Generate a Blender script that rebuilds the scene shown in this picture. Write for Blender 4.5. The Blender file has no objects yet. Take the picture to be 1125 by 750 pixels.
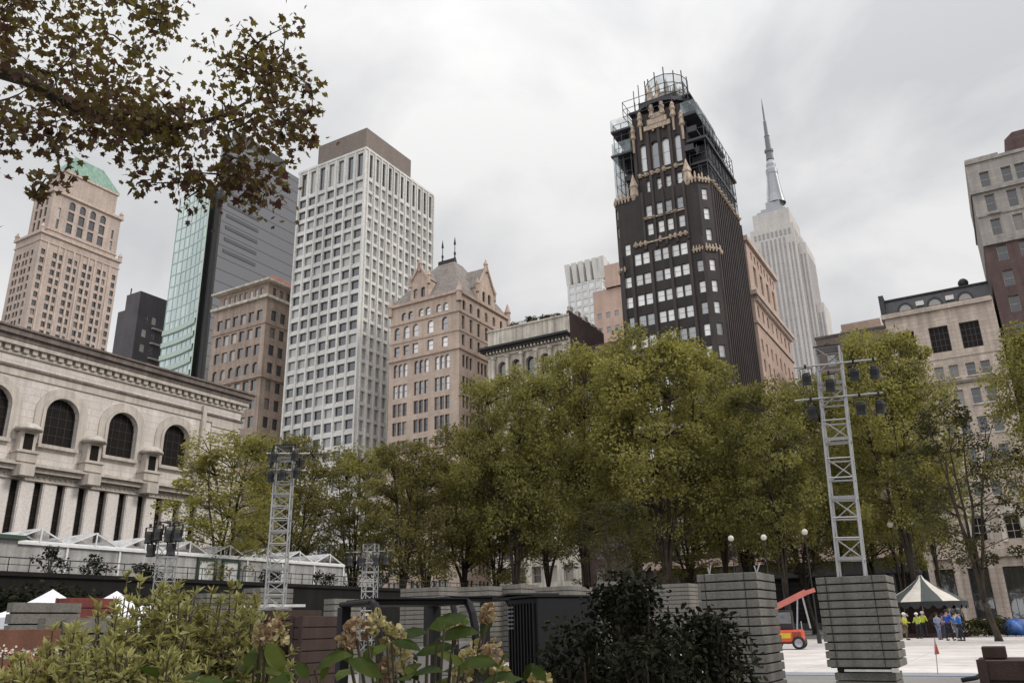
import bpy, math, random
from mathutils import Vector, Matrix
import numpy as np
random.seed(7); rng = np.random.default_rng(11)
SC = bpy.context.scene; COL = SC.collection
R = math.radians; PI = math.pi

# ------------------------------------------------------------------ camera, world, sun, exposure
CAMZ = 1.4; AZ, PT, RO = R(-30.07), R(19.21), R(-1.306); FPX = 900.0
_f = Vector((math.sin(AZ)*math.cos(PT), math.cos(AZ)*math.cos(PT), math.sin(PT)))
_r0 = Vector((math.cos(AZ), -math.sin(AZ), 0)); _u0 = _r0.cross(_f)
_r = math.cos(RO)*_r0 + math.sin(RO)*_u0; _u = -math.sin(RO)*_r0 + math.cos(RO)*_u0
cd = bpy.data.cameras.new('camera'); cam = bpy.data.objects.new('camera', cd); COL.objects.link(cam)
cam.matrix_world = Matrix(((_r.x,_u.x,-_f.x,0),(_r.y,_u.y,-_f.y,0),(_r.z,_u.z,-_f.z,CAMZ),(0,0,0,1)))
cd.sensor_fit = 'HORIZONTAL'; cd.sensor_width = 36.0; cd.lens = 36.0*FPX/1125.0
cd.clip_start = 0.1; cd.clip_end = 5000
SC.camera = cam

SUN = Vector((0.80, 0.22, 0.66)).normalized()
w = bpy.data.worlds.new('World'); SC.world = w; w.use_nodes = True
nt = w.node_tree; nt.nodes.clear()
def wn(t, **k):
    n = nt.nodes.new(t)
    for a, b in k.items(): setattr(n, a, b)
    return n
out = wn('ShaderNodeOutputWorld'); bg = wn('ShaderNodeBackground'); bg.inputs['Strength'].default_value = 0.1
sky = wn('ShaderNodeTexSky', sky_type='NISHITA'); sky.sun_disc = False
sky.sun_elevation = math.asin(SUN.z); sky.sun_rotation = math.atan2(SUN.x, SUN.y)
tc = wn('ShaderNodeTexCoord'); sep = wn('ShaderNodeSeparateXYZ'); nt.links.new(tc.outputs['Generated'], sep.inputs[0])
def wm(op, a, b=None):
    n = wn('ShaderNodeMath', operation=op)
    for i, s in enumerate((a, b)):
        if s is None: continue
        if isinstance(s, (int, float)): n.inputs[i].default_value = s
        else: nt.links.new(s, n.inputs[i])
    return n.outputs[0]
zc = wm('MAXIMUM', sep.outputs[2], 0.0); den = wm('ADD', zc, 0.55)
comb = wn('ShaderNodeCombineXYZ')
nt.links.new(wm('DIVIDE', sep.outputs[0], den), comb.inputs[0]); nt.links.new(wm('DIVIDE', sep.outputs[1], den), comb.inputs[1])
comb.inputs[2].default_value = 7.4
n1 = wn('ShaderNodeTexNoise'); n1.inputs['Scale'].default_value = 2.3; n1.inputs['Detail'].default_value = 7; n1.inputs['Roughness'].default_value = 0.52; n1.inputs['Distortion'].default_value = 0.5
nt.links.new(comb.outputs[0], n1.inputs['Vector'])
ramp = wn('ShaderNodeValToRGB'); nt.links.new(n1.outputs['Fac'], ramp.inputs[0])
e = ramp.color_ramp.elements
e[0].position = 0.38; e[0].color = (0.62, 0.625, 0.64, 1); e[1].position = 0.60; e[1].color = (0.90, 0.89, 0.882, 1)
# overcast sky, brighter overhead; gain behind the viewer added to light north fronts
up = wm('ADD', wm('MULTIPLY', wm('POWER', zc, 5.0), 2.4), 1.0)
nor = wm('ADD', wm('MULTIPLY', wm('MAXIMUM', wm('MULTIPLY', sep.outputs[1], -1.0), 0.0), 0.75), 1.0)
gain = wm('MULTIPLY', wm('MULTIPLY', up, nor), 8.7)
vm = wn('ShaderNodeVectorMath', operation='SCALE'); nt.links.new(ramp.outputs[0], vm.inputs[0]); nt.links.new(gain, vm.inputs['Scale'])
mx = wn('ShaderNodeMix', data_type='RGBA'); mx.inputs[0].default_value = 0.94
nt.links.new(sky.outputs[0], mx.inputs[6]); nt.links.new(vm.outputs[0], mx.inputs[7])
nt.links.new(mx.outputs[2], bg.inputs['Color']); nt.links.new(bg.outputs[0], out.inputs['Surface'])

sd = bpy.data.lights.new('sun', 'SUN'); sd.energy = 1.5; sd.angle = R(14); sd.color = (1.0, 0.94, 0.86)
so = bpy.data.objects.new('sun', sd); COL.objects.link(so); so.rotation_euler = SUN.to_track_quat('Z', 'Y').to_euler()
so.location = (0, 0, 200)
SC.view_settings.view_transform = 'Standard'; SC.view_settings.look = 'None'
SC.view_settings.exposure = 0.14; SC.view_settings.gamma = 1.0; SC.view_settings.use_curve_mapping = False

# ------------------------------------------------------------------ helpers
def at(x, y, D):
    """point D metres away (on plan) in the direction seen at x, y of the 1125 x 750 photograph"""
    d = _f*FPX + _r*(x-562.5) - _u*(y-375.0)
    s = D/math.hypot(d.x, d.y); return Vector((d.x*s, d.y*s, CAMZ + d.z*s))

class MB:
    def __init__(s): s.v=[]; s.f=[]; s.m=[]
    def poly(s, pts, mi=0):
        b=len(s.v); s.v.extend(tuple(p) for p in pts); s.f.append(tuple(range(b,b+len(pts)))); s.m.append(mi)
    def box(s, x0,x1,y0,y1,z0,z1, mi=0, skip=''):
        b=len(s.v); s.v += [(x0,y0,z0),(x1,y0,z0),(x1,y1,z0),(x0,y1,z0),(x0,y0,z1),(x1,y0,z1),(x1,y1,z1),(x0,y1,z1)]
        for k,q in (('b',(0,3,2,1)),('t',(4,5,6,7)),('n',(0,1,5,4)),('w',(1,2,6,5)),('s',(2,3,7,6)),('e',(3,0,4,7))):
            if k in skip: continue
            s.f.append(tuple(b+i for i in q)); s.m.append(mi)
    def bar(s, p, q, a, b_, mi=0):
        """square bar from p to q, a wide, b_ high"""
        p=Vector(p); q=Vector(q); d=(q-p).normalized()
        r=d.cross(Vector((0,0,1)));
        if r.length<1e-4: r=Vector((1,0,0))
        r.normalize(); u=r.cross(d)
        b=len(s.v)
        for c in (p,q):
            for i,j in ((-1,-1),(1,-1),(1,1),(-1,1)): s.v.append(tuple(c+r*a/2*i+u*b_/2*j))
        for f_ in ((0,1,5,4),(1,2,6,5),(2,3,7,6),(3,0,4,7),(3,2,1,0),(4,5,6,7)): s.f.append(tuple(b+i for i in f_)); s.m.append(mi)
    def tube(s, p, q, r0, r1=None, n=6, mi=0, cap=True):
        r1 = r0 if r1 is None else r1
        p=Vector(p); q=Vector(q); d=(q-p).normalized(); a=d.orthogonal().normalized(); c=d.cross(a); b=len(s.v)
        for P,rr in ((p,r0),(q,r1)):
            for i in range(n):
                t=2*PI*i/n; s.v.append(tuple(P+(a*math.cos(t)+c*math.sin(t))*rr))
        for i in range(n):
            j=(i+1)%n; s.f.append((b+i,b+j,b+n+j,b+n+i)); s.m.append(mi)
        if cap:
            s.f.append(tuple(b+i for i in reversed(range(n)))); s.m.append(mi)
            s.f.append(tuple(b+n+i for i in range(n))); s.m.append(mi)
    def path(s, pts, rad, n=6, mi=0):
        pts=[Vector(p) for p in pts]; b=len(s.v); k=len(pts); a=None
        for i,p in enumerate(pts):
            d=(pts[min(i+1,k-1)]-pts[max(i-1,0)]).normalized()
            a = d.orthogonal().normalized() if a is None else (a-d*a.dot(d)).normalized()
            c=d.cross(a)
            for j in range(n):
                t=2*PI*j/n; s.v.append(tuple(p+(a*math.cos(t)+c*math.sin(t))*rad[i]))
        for i in range(k-1):
            for j in range(n):
                j2=(j+1)%n; s.f.append((b+i*n+j,b+i*n+j2,b+(i+1)*n+j2,b+(i+1)*n+j)); s.m.append(mi)
        s.f.append(tuple(b+(k-1)*n+j for j in range(n))); s.m.append(mi)
        s.f.append(tuple(b+j for j in reversed(range(n)))); s.m.append(mi)
    def lathe(s, prof, n=16, c=(0,0,0), mi=None):
        b=len(s.v); k=len(prof)
        for (r,z) in prof:
            for j in range(n):
                t=2*PI*j/n; s.v.append((c[0]+r*math.cos(t),c[1]+r*math.sin(t),c[2]+z))
        for i in range(k-1):
            for j in range(n):
                j2=(j+1)%n; s.f.append((b+i*n+j,b+i*n+j2,b+(i+1)*n+j2,b+(i+1)*n+j)); s.m.append(mi(j) if callable(mi) else (mi or 0))
    def sphere(s, c, r, n=10, k=6, mi=0, sz=1.0):
        s.lathe([(max(r*math.sin(PI*i/k),1e-4), -r*sz*math.cos(PI*i/k)) for i in range(k+1)], n, c, mi)
    def build(s, name, mats, parent=None, off=(0,0,0), smooth=False, bevel=0):
        me=bpy.data.meshes.new(name)
        o_=Vector(off)
        me.from_pydata([(x-o_.x,y-o_.y,z-o_.z) for x,y,z in s.v],[],s.f)
        mats = mats if isinstance(mats,(list,tuple)) else [mats]
        for m in mats: me.materials.append(m)
        if len(mats)>1: me.polygons.foreach_set('material_index', s.m)
        if smooth: me.polygons.foreach_set('use_smooth',[True]*len(s.f))
        me.update()
        return link(name, me, parent, bevel)

def link(name, me, parent=None, bevel=0):
    o=bpy.data.objects.new(name, me); COL.objects.link(o)
    if parent is not None: o.parent=parent
    if bevel:
        b=o.modifiers.new('bevel','BEVEL'); b.width=bevel; b.segments=2; b.limit_method='ANGLE'
    return o

def thing(name, label, cat, loc=(0,0,0), rz=0, group=None):
    o=bpy.data.objects.new(name,None); COL.objects.link(o); o.location=loc; o.rotation_euler=(0,0,rz)
    o.empty_display_size=0.3
    return tag(o,label,cat,group)
def tag(o,label,cat,group=None,kind=None):
    if label: o['label']=label
    if cat: o['category']=cat
    if group: o['group']=group
    if kind: o['kind']=kind
    return o
# ------------------------------------------------------------------ materials
def newmat(name):
    m=bpy.data.materials.new(name); m.use_nodes=True; t=m.node_tree
    b=t.nodes['Principled BSDF']; return m,t,b
def N(t,ty,**k):
    n=t.nodes.new(ty)
    for a,b in k.items(): setattr(n,a,b)
    return n
def mat(name, col, rough=0.8, var=0.22, scale=0.35, streak=0.25, brick=None, bump=0.15, metal=0.0, spec=0.3, tint=None, fine=0.15):
    m,t,b=newmat(name); L=t.links.new
    c=N(t,'ShaderNodeTexCoord'); 
    n1=N(t,'ShaderNodeTexNoise'); n1.inputs['Scale'].default_value=scale; n1.inputs['Detail'].default_value=6; n1.inputs['Roughness'].default_value=0.6
    L(c.outputs['Object'],n1.inputs['Vector'])
    mp=N(t,'ShaderNodeMapping'); mp.inputs['Scale'].default_value=(scale*4,scale*4,scale*0.25); L(c.outputs['Object'],mp.inputs['Vector'])
    n2=N(t,'ShaderNodeTexNoise'); n2.inputs['Scale'].default_value=1.0; n2.inputs['Detail'].default_value=4; L(mp.outputs[0],n2.inputs['Vector'])
    n3=N(t,'ShaderNodeTexNoise'); n3.inputs['Scale'].default_value=scale*22; n3.inputs['Detail'].default_value=3; L(c.outputs['Object'],n3.inputs['Vector'])
    def rng_(src,amt):
        r=N(t,'ShaderNodeMapRange'); r.inputs['From Min'].default_value=0.3; r.inputs['From Max'].default_value=0.7
        r.inputs['To Min'].default_value=1-amt; r.inputs['To Max'].default_value=1+amt*0.6; L(src,r.inputs['Value']); return r.outputs[0]
    def mul(a,b_):
        q=N(t,'ShaderNodeMath',operation='MULTIPLY'); L(a,q.inputs[0]); L(b_,q.inputs[1]); return q.outputs[0]
    f=mul(mul(rng_(n1.outputs['Fac'],var),rng_(n2.outputs['Fac'],streak)),rng_(n3.outputs['Fac'],fine))
    base=None
    if brick:
        bw,bh,mort=brick
        sp=N(t,'ShaderNodeSeparateXYZ'); L(c.outputs['Object'],sp.inputs[0])
        ad=N(t,'ShaderNodeMath',operation='ADD'); L(sp.outputs[0],ad.inputs[0]); L(sp.outputs[1],ad.inputs[1])
        cb=N(t,'ShaderNodeCombineXYZ'); L(ad.outputs[0],cb.inputs[0]); L(sp.outputs[2],cb.inputs[1])
        br=N(t,'ShaderNodeTexBrick'); br.inputs['Scale'].default_value=1.0; br.inputs['Brick Width'].default_value=bw; br.inputs['Row Height'].default_value=bh
        br.inputs['Mortar Size'].default_value=min(bh*0.07,0.05); br.inputs['Color1'].default_value=(*col,1)
        br.inputs['Color2'].default_value=(*[x*0.86 for x in col],1); br.inputs['Mortar'].default_value=(*mort,1)
        L(cb.outputs[0],br.inputs['Vector']); base=br.outputs['Color']
    vm=N(t,'ShaderNodeVectorMath',operation='SCALE')
    if base is None:
        if tint:
            mi=N(t,'ShaderNodeMix',data_type='RGBA'); mi.inputs[6].default_value=(*col,1); mi.inputs[7].default_value=(*tint,1)
            L(n1.outputs['Fac'],mi.inputs[0]); L(mi.outputs[2],vm.inputs[0])
        else: vm.inputs[0].default_value=col
    else: L(base,vm.inputs[0])
    L(f,vm.inputs['Scale']); L(vm.outputs[0],b.inputs['Base Color'])
    b.inputs['Roughness'].default_value=rough; b.inputs['Metallic'].default_value=metal; b.inputs['Specular IOR Level'].default_value=spec
    if bump:
        bp=N(t,'ShaderNodeBump'); bp.inputs['Strength'].default_value=bump; bp.inputs['Distance'].default_value=0.05
        L(n3.outputs['Fac'],bp.inputs['Height']); L(bp.outputs[0],b.inputs['Normal'])
    return m
def plain(name,col,rough=0.6,metal=0.0,spec=0.4,var=0.12,scale=3.0):
    return mat(name,col,rough,var,scale,var*0.6,None,0.05,metal,spec,None,0.06)
def glass(name, dark, blind, p, refl=0.22, rough=0.04, wav=0.02):
    """window glass: some panes dark, some pale, for blinds, curtains and sky reflection put into the colour"""
    m,t,b=newmat(name); L=t.links.new
    oi=N(t,'ShaderNodeObjectInfo'); ge=N(t,'ShaderNodeNewGeometry')
    ad=N(t,'ShaderNodeMath',operation='ADD'); L(oi.outputs['Random'],ad.inputs[0]); L(ge.outputs['Random Per Island'],ad.inputs[1])
    fr=N(t,'ShaderNodeMath',operation='FRACT'); L(ad.outputs[0],fr.inputs[0])
    lt=N(t,'ShaderNodeMath',operation='LESS_THAN'); L(fr.outputs[0],lt.inputs[0]); lt.inputs[1].default_value=p
    m2=N(t,'ShaderNodeMath',operation='MULTIPLY'); L(fr.outputs[0],m2.inputs[0]); m2.inputs[1].default_value=17.3
    f2=N(t,'ShaderNodeMath',operation='FRACT'); L(m2.outputs[0],f2.inputs[0])
    mr=N(t,'ShaderNodeMapRange'); mr.inputs['To Min'].default_value=0.45; mr.inputs['To Max'].default_value=1.1; L(f2.outputs[0],mr.inputs['Value'])
    sc=N(t,'ShaderNodeVectorMath',operation='SCALE'); sc.inputs[0].default_value=blind; L(mr.outputs[0],sc.inputs['Scale'])
    mi=N(t,'ShaderNodeMix',data_type='RGBA'); mi.inputs[6].default_value=(*dark,1); L(sc.outputs[0],mi.inputs[7]); L(lt.outputs[0],mi.inputs[0])
    L(mi.outputs[2],b.inputs['Base Color']); b.inputs['Roughness'].default_value=0.35; b.inputs['Specular IOR Level'].default_value=0.3
    gl=N(t,'ShaderNodeBsdfGlossy'); gl.inputs['Roughness'].default_value=rough; gl.inputs['Color'].default_value=(0.93,0.96,1,1)
    if wav:
        c=N(t,'ShaderNodeTexCoord'); nn=N(t,'ShaderNodeTexNoise'); nn.inputs['Scale'].default_value=0.9; L(c.outputs['Object'],nn.inputs['Vector'])
        bp=N(t,'ShaderNodeBump'); bp.inputs['Strength'].default_value=0.25; bp.inputs['Distance'].default_value=wav; L(nn.outputs['Fac'],bp.inputs['Height']); L(bp.outputs[0],gl.inputs['Normal'])
    fx=N(t,'ShaderNodeFresnel'); fx.inputs['IOR'].default_value=1.5
    mr2=N(t,'ShaderNodeMapRange'); mr2.inputs['To Min'].default_value=refl; mr2.inputs['To Max'].default_value=1.0; L(fx.outputs[0],mr2.inputs['Value'])
    ms=N(t,'ShaderNodeMixShader'); L(mr2.outputs[0],ms.inputs[0]); L(b.outputs[0],ms.inputs[1]); L(gl.outputs[0],ms.inputs[2])
    L(ms.outputs[0],t.nodes['Material Output'].inputs['Surface']); return m
def leafmat(name, cols, trans=0.35, rough=0.55, nscale=0.25, spec=0.25):
    m,t,b=newmat(name); L=t.links.new
    ge=N(t,'ShaderNodeNewGeometry'); oi=N(t,'ShaderNodeObjectInfo'); c=N(t,'ShaderNodeTexCoord')
    nn=N(t,'ShaderNodeTexNoise'); nn.inputs['Scale'].default_value=nscale; nn.inputs['Detail'].default_value=3; L(c.outputs['Object'],nn.inputs['Vector'])
    a=N(t,'ShaderNodeMath',operation='MULTIPLY_ADD'); L(ge.outputs['Random Per Island'],a.inputs[0]); a.inputs[1].default_value=0.55; 
    a2=N(t,'ShaderNodeMath',operation='MULTIPLY_ADD'); L(nn.outputs['Fac'],a2.inputs[0]); a2.inputs[1].default_value=1.1; a2.inputs[2].default_value=-0.35; L(a2.outputs[0],a.inputs[2])
    a3=N(t,'ShaderNodeMath',operation='MULTIPLY_ADD'); L(oi.outputs['Random'],a3.inputs[0]); a3.inputs[1].default_value=0.25; L(a.outputs[0],a3.inputs[2])
    r=N(t,'ShaderNodeValToRGB'); L(a3.outputs[0],r.inputs[0])
    els=r.color_ramp.elements; els[0].position=0.1; els[0].color=(*cols[0],1); els[1].position=0.95; els[1].color=(*cols[-1],1)
    for i,cc in enumerate(cols[1:-1]):
        q=els.new(0.1+0.85*(i+1)/(len(cols)-1)); q.color=(*cc,1)
    L(r.outputs[0],b.inputs['Base Color']); b.inputs['Roughness'].default_value=rough; b.inputs['Specular IOR Level'].default_value=spec
    tr=N(t,'ShaderNodeBsdfTranslucent'); sc=N(t,'ShaderNodeVectorMath',operation='MULTIPLY'); L(r.outputs[0],sc.inputs[0]); sc.inputs[1].default_value=(1.25,1.2,0.7); L(sc.outputs[0],tr.inputs['Color'])
    ms=N(t,'ShaderNodeMixShader'); ms.inputs[0].default_value=trans; L(b.outputs[0],ms.inputs[1]); L(tr.outputs[0],ms.inputs[2])
    L(ms.outputs[0],t.nodes['Material Output'].inputs['Surface']); return m
def netmat(name,col,alpha):
    m,t,b=newmat(name); L=t.links.new
    b.inputs['Base Color'].default_value=(*col,1); b.inputs['Roughness'].default_value=0.7
    tr=N(t,'ShaderNodeBsdfTransparent'); ms=N(t,'ShaderNodeMixShader')
    c=N(t,'ShaderNodeTexCoord'); nn=N(t,'ShaderNodeTexNoise'); nn.inputs['Scale'].default_value=0.6; nn.inputs['Detail'].default_value=3; L(c.outputs['Object'],nn.inputs['Vector'])
    mr=N(t,'ShaderNodeMapRange'); mr.inputs['From Min'].default_value=0.3; mr.inputs['From Max'].default_value=0.7; mr.inputs['To Min'].default_value=alpha*0.55; mr.inputs['To Max'].default_value=min(1,alpha*1.4); L(nn.outputs['Fac'],mr.inputs['Value'])
    L(mr.outputs[0],ms.inputs[0]); L(tr.outputs[0],ms.inputs[1]); L(b.outputs[0],ms.inputs[2]); L(ms.outputs[0],t.nodes['Material Output'].inputs['Surface']); return m

M={}
M['lib']=mat('library_marble',(0.68,0.625,0.585),0.75,0.10,0.3,0.14,(2.2,0.75,(0.53,0.485,0.445)))
M['libpier']=mat('pale_marble_pier',(0.74,0.69,0.66),0.7,0.05,0.3,0.08)
M['libtrim']=mat('library_trim',(0.54,0.49,0.44),0.8,0.16,0.6,0.2)
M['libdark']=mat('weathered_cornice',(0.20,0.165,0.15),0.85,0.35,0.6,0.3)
M['beige']=mat('beige_brick',(0.49,0.40,0.35),0.85,0.15,0.15,0.15,(1.2,0.5,(0.41,0.34,0.30)))
M['beigetrim']=mat('beige_terracotta',(0.51,0.42,0.36),0.8,0.2,0.5,0.2)
M['copper']=mat('green_copper',(0.20,0.32,0.26),0.7,0.2,0.2,0.3)
M['dark3']=mat('dark_slate_cladding',(0.075,0.07,0.075),0.6,0.2,0.2,0.1)
M['darkclad']=glass('charcoal_curtain_glass',(0.055,0.053,0.058),(0.07,0.068,0.072),0.5,0.10,0.12,0.03)
M['darkline']=plain('charcoal_mullion',(0.10,0.098,0.105),0.5)
M['brown']=mat('brown_limestone',(0.40,0.315,0.26),0.85,0.2,0.3,0.25,(1.6,0.6,(0.33,0.26,0.215)))
M['redtile']=mat('red_roof_tile',(0.33,0.13,0.10),0.8,0.2,0.6,0.2)
M['whiteconc']=mat('white_concrete',(0.66,0.65,0.625),0.7,0.10,0.1,0.14)
M['taupe']=mat('taupe_panel',(0.20,0.165,0.145),0.7,0.08,0.1,0.08)
M['pink']=mat('pink_buff_brick',(0.55,0.435,0.36),0.85,0.14,0.25,0.16,(0.9,0.32,(0.47,0.38,0.32)))
M['pinktrim']=mat('pink_terracotta',(0.50,0.385,0.32),0.8,0.22,0.6,0.2)
M['slate']=mat('grey_slate_roof',(0.27,0.235,0.215),0.7,0.2,0.5,0.3,(0.7,0.35,(0.18,0.155,0.145)))
M['cream']=mat('cream_stone',(0.58,0.53,0.46),0.85,0.25,0.4,0.4)
M['brickdark']=mat('dark_red_brick',(0.105,0.068,0.062),0.9,0.25,0.5,0.25,(0.6,0.22,(0.19,0.15,0.14)))
M['irondark']=mat('dark_iron',(0.035,0.033,0.034),0.6,0.2,0.8,0.1)
M['crownwhite']=mat('white_fin_concrete',(0.66,0.65,0.62),0.7,0.08,0.2,0.1)
M['pinkpale']=mat('pale_pink_brick',(0.55,0.40,0.33),0.85,0.12,0.2,0.12)
M['black']=mat('black_glazed_brick',(0.040,0.031,0.030),0.55,0.30,0.3,0.30,(1.0,0.42,(0.026,0.02,0.02)))
M['blackpier']=mat('black_brick_pier',(0.058,0.046,0.043),0.6,0.25,0.5,0.3)
M['gold']=mat('gilded_terracotta',(0.68,0.57,0.45),0.55,0.45,1.4,0.4,None,0.4,0.1,0.5,(0.30,0.20,0.14))
M['net']=netmat('debris_netting',(0.30,0.36,0.38),0.42)
M['netdark']=netmat('dark_debris_netting',(0.06,0.065,0.075),0.6)
M['scaff']=plain('dark_scaffold_steel',(0.055,0.055,0.065),0.5,0.3)
M['limestone']=mat('grey_limestone',(0.55,0.525,0.50),0.85,0.10,0.05,0.10)
M['esbstrip']=mat('metal_window_strip',(0.34,0.325,0.33),0.6,0.06,0.1,0.05,(30,3.6,(0.62,0.57,0.53)),0)
M['steelgrey']=plain('aluminium_grey',(0.34,0.35,0.38),0.4,0.3,0.4,0.1,0.3)
M['mastdark']=plain('dark_mast_steel',(0.16,0.16,0.18),0.5,0.2,0.4,0.1,0.3)
M['peach']=mat('peach_brick',(0.52,0.385,0.315),0.85,0.15,0.2,0.18,(1.2,0.45,(0.44,0.33,0.28)))
M['buffR']=mat('buff_limestone',(0.56,0.47,0.40),0.85,0.18,0.3,0.25,(1.5,0.62,(0.42,0.35,0.30)))
M['mansard']=mat('dark_slate_mansard',(0.05,0.05,0.055),0.6,0.2,0.6,0.25)
M['greyR']=mat('grey_stone',(0.40,0.37,0.34),0.85,0.18,0.3,0.25,(1.4,0.5,(0.31,0.29,0.27)))
M['brickR']=mat('brown_brick',(0.115,0.072,0.068),0.9,0.2,0.4,0.2,(0.6,0.22,(0.18,0.15,0.14)))
M['roof']=mat('roof_felt',(0.13,0.125,0.12),0.95)
M['frame_dark']=plain('dark_window_frame',(0.05,0.045,0.045),0.5)
M['frame_pale']=plain('pale_window_frame',(0.45,0.41,0.37),0.6)
M['frame_white']=plain('white_window_frame',(0.66,0.64,0.61),0.6)
M['g_dark']=glass('dark_glass',(0.012,0.012,0.014),(0.20,0.18,0.16),0.22,0.07)
M['g_black']=plain('unlit_dark_pane',(0.014,0.011,0.010),0.45,0,0.12)
M['g_deep']=glass('deep_window_glass',(0.012,0.010,0.010),(0.16,0.14,0.12),0.18,0.03,0.10)
M['g_mid']=glass('window_glass',(0.018,0.017,0.018),(0.45,0.42,0.39),0.35,0.14)
M['g_pale']=glass('pale_pane_glass',(0.03,0.03,0.032),(0.75,0.74,0.73),0.86,0.20)  # pale tone covers blinds and also sky reflection put into the colour
M['g_pink']=glass('bright_pane_glass',(0.03,0.03,0.033),(0.72,0.70,0.69),0.55,0.25)
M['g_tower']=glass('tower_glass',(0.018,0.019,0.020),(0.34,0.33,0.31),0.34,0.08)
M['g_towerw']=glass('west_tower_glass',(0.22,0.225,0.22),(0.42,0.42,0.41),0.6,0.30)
M['g_green']=glass('green_curtain_glass',(0.25,0.39,0.35),(0.44,0.57,0.52),0.55,0.36,0.06,0.03)
M['g_blue']=glass('blue_grey_glass',(0.22,0.24,0.30),(0.42,0.42,0.44),0.5,0.32)
M['spandrel']=plain('pale_green_spandrel',(0.46,0.56,0.50),0.4)

# ------------------------------------------------------------------ facades
class Fr:
    """vertical plane: origin on plan, u direction on plan, outward normal to its right"""
    def __init__(s,ox,oy,ux,uy): s.o=(ox,oy); s.u=(ux,uy); s.n=(uy,-ux); s.ang=math.atan2(uy,ux)
    def P(s,u,z,d=0.0): return (s.o[0]+s.u[0]*u-s.n[0]*d, s.o[1]+s.u[1]*u-s.n[1]*d, z)
def FN(Y): return Fr(0,Y,1,0)      # north front, u = x
def FW(X): return Fr(X,0,0,1)      # west front, u = y
WSTY={ # border, columns, rows, bar, glass key, frame key, proud, own pane part
 'sash':(0.09,1,2,0.06,'g_mid','frame_pale',0.05,False),
 'pale':(0.10,1,2,0.07,'g_pale','frame_pale',0.06,False),
 'pink':(0.10,1,2,0.07,'g_pink','frame_dark',0.06,False),
 'dark':(0.08,1,2,0.06,'g_dark','frame_dark',0.05,False),
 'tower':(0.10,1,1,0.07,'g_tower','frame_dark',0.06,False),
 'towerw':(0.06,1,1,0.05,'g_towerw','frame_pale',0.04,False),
 'arch':(0.12,4,5,0.06,'g_black','irondark',0.06,True),
 'slit':(0.06,1,9,0.05,'g_black','irondark',0.05,True),
 'big':(0.12,4,4,0.07,'g_black','frame_dark',0.06,True),
 'french':(0.12,2,3,0.07,'g_black','frame_pale',0.06,True),
 'sashR':(0.07,1,2,0.06,'g_deep','frame_pale',0.06,True),
 'shop':(0.12,3,2,0.07,'g_mid','frame_dark',0.08,True),
 'blue':(0.12,1,2,0.07,'g_blue','frame_white',0.05,False),
}
def win_geo(mb,w,h,sty,part='both'):
    b,nx,nz,bar,_,_,pr,_=WSTY[sty]
    if part in('both','pane'): mb.poly([(-w/2,0,0),(w/2,0,0),(w/2,0,h),(-w/2,0,h)],0)
    if part in('both','frame'):
        fi=1 if part=='both' else 0
        for a,c,d,e_ in ((-w/2,-w/2+b,0,h),(w/2-b,w/2,0,h),(-w/2+b,w/2-b,0,b),(-w/2+b,w/2-b,h-b,h)): mb.box(a,c,-pr,0.01,d,e_,fi,'s')
        iw=w-2*b; ih=h-2*b
        for i in range(1,nx): x=-w/2+b+iw*i/nx; mb.box(x-bar/2,x+bar/2,-pr*0.8,0.01,b,h-b,fi,'s')
        for i in range(1,nz): z=b+ih*i/nz; mb.box(-w/2+b,w/2-b,-pr*0.72,0.01,z-bar/2,z+bar/2,fi,'s')
WCACHE={}
def win_mesh(w,h,sty,part):
    k=(round(w,2),round(h,2),sty,part)
    if k not in WCACHE:
        mb=MB(); win_geo(mb,w,h,sty,part); s=WSTY[sty]
        me=bpy.data.meshes.new('window' if part!='pane' else 'pane'); me.from_pydata(mb.v,[],mb.f)
        ms={'both':[M[s[4]],M[s[5]]],'pane':[M[s[4]]],'frame':[M[s[5]]]}[part]
        for m in ms: me.materials.append(m)
        if part=='both': me.polygons.foreach_set('material_index',mb.m)
        WCACHE[k]=me
    return WCACHE[k]
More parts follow.
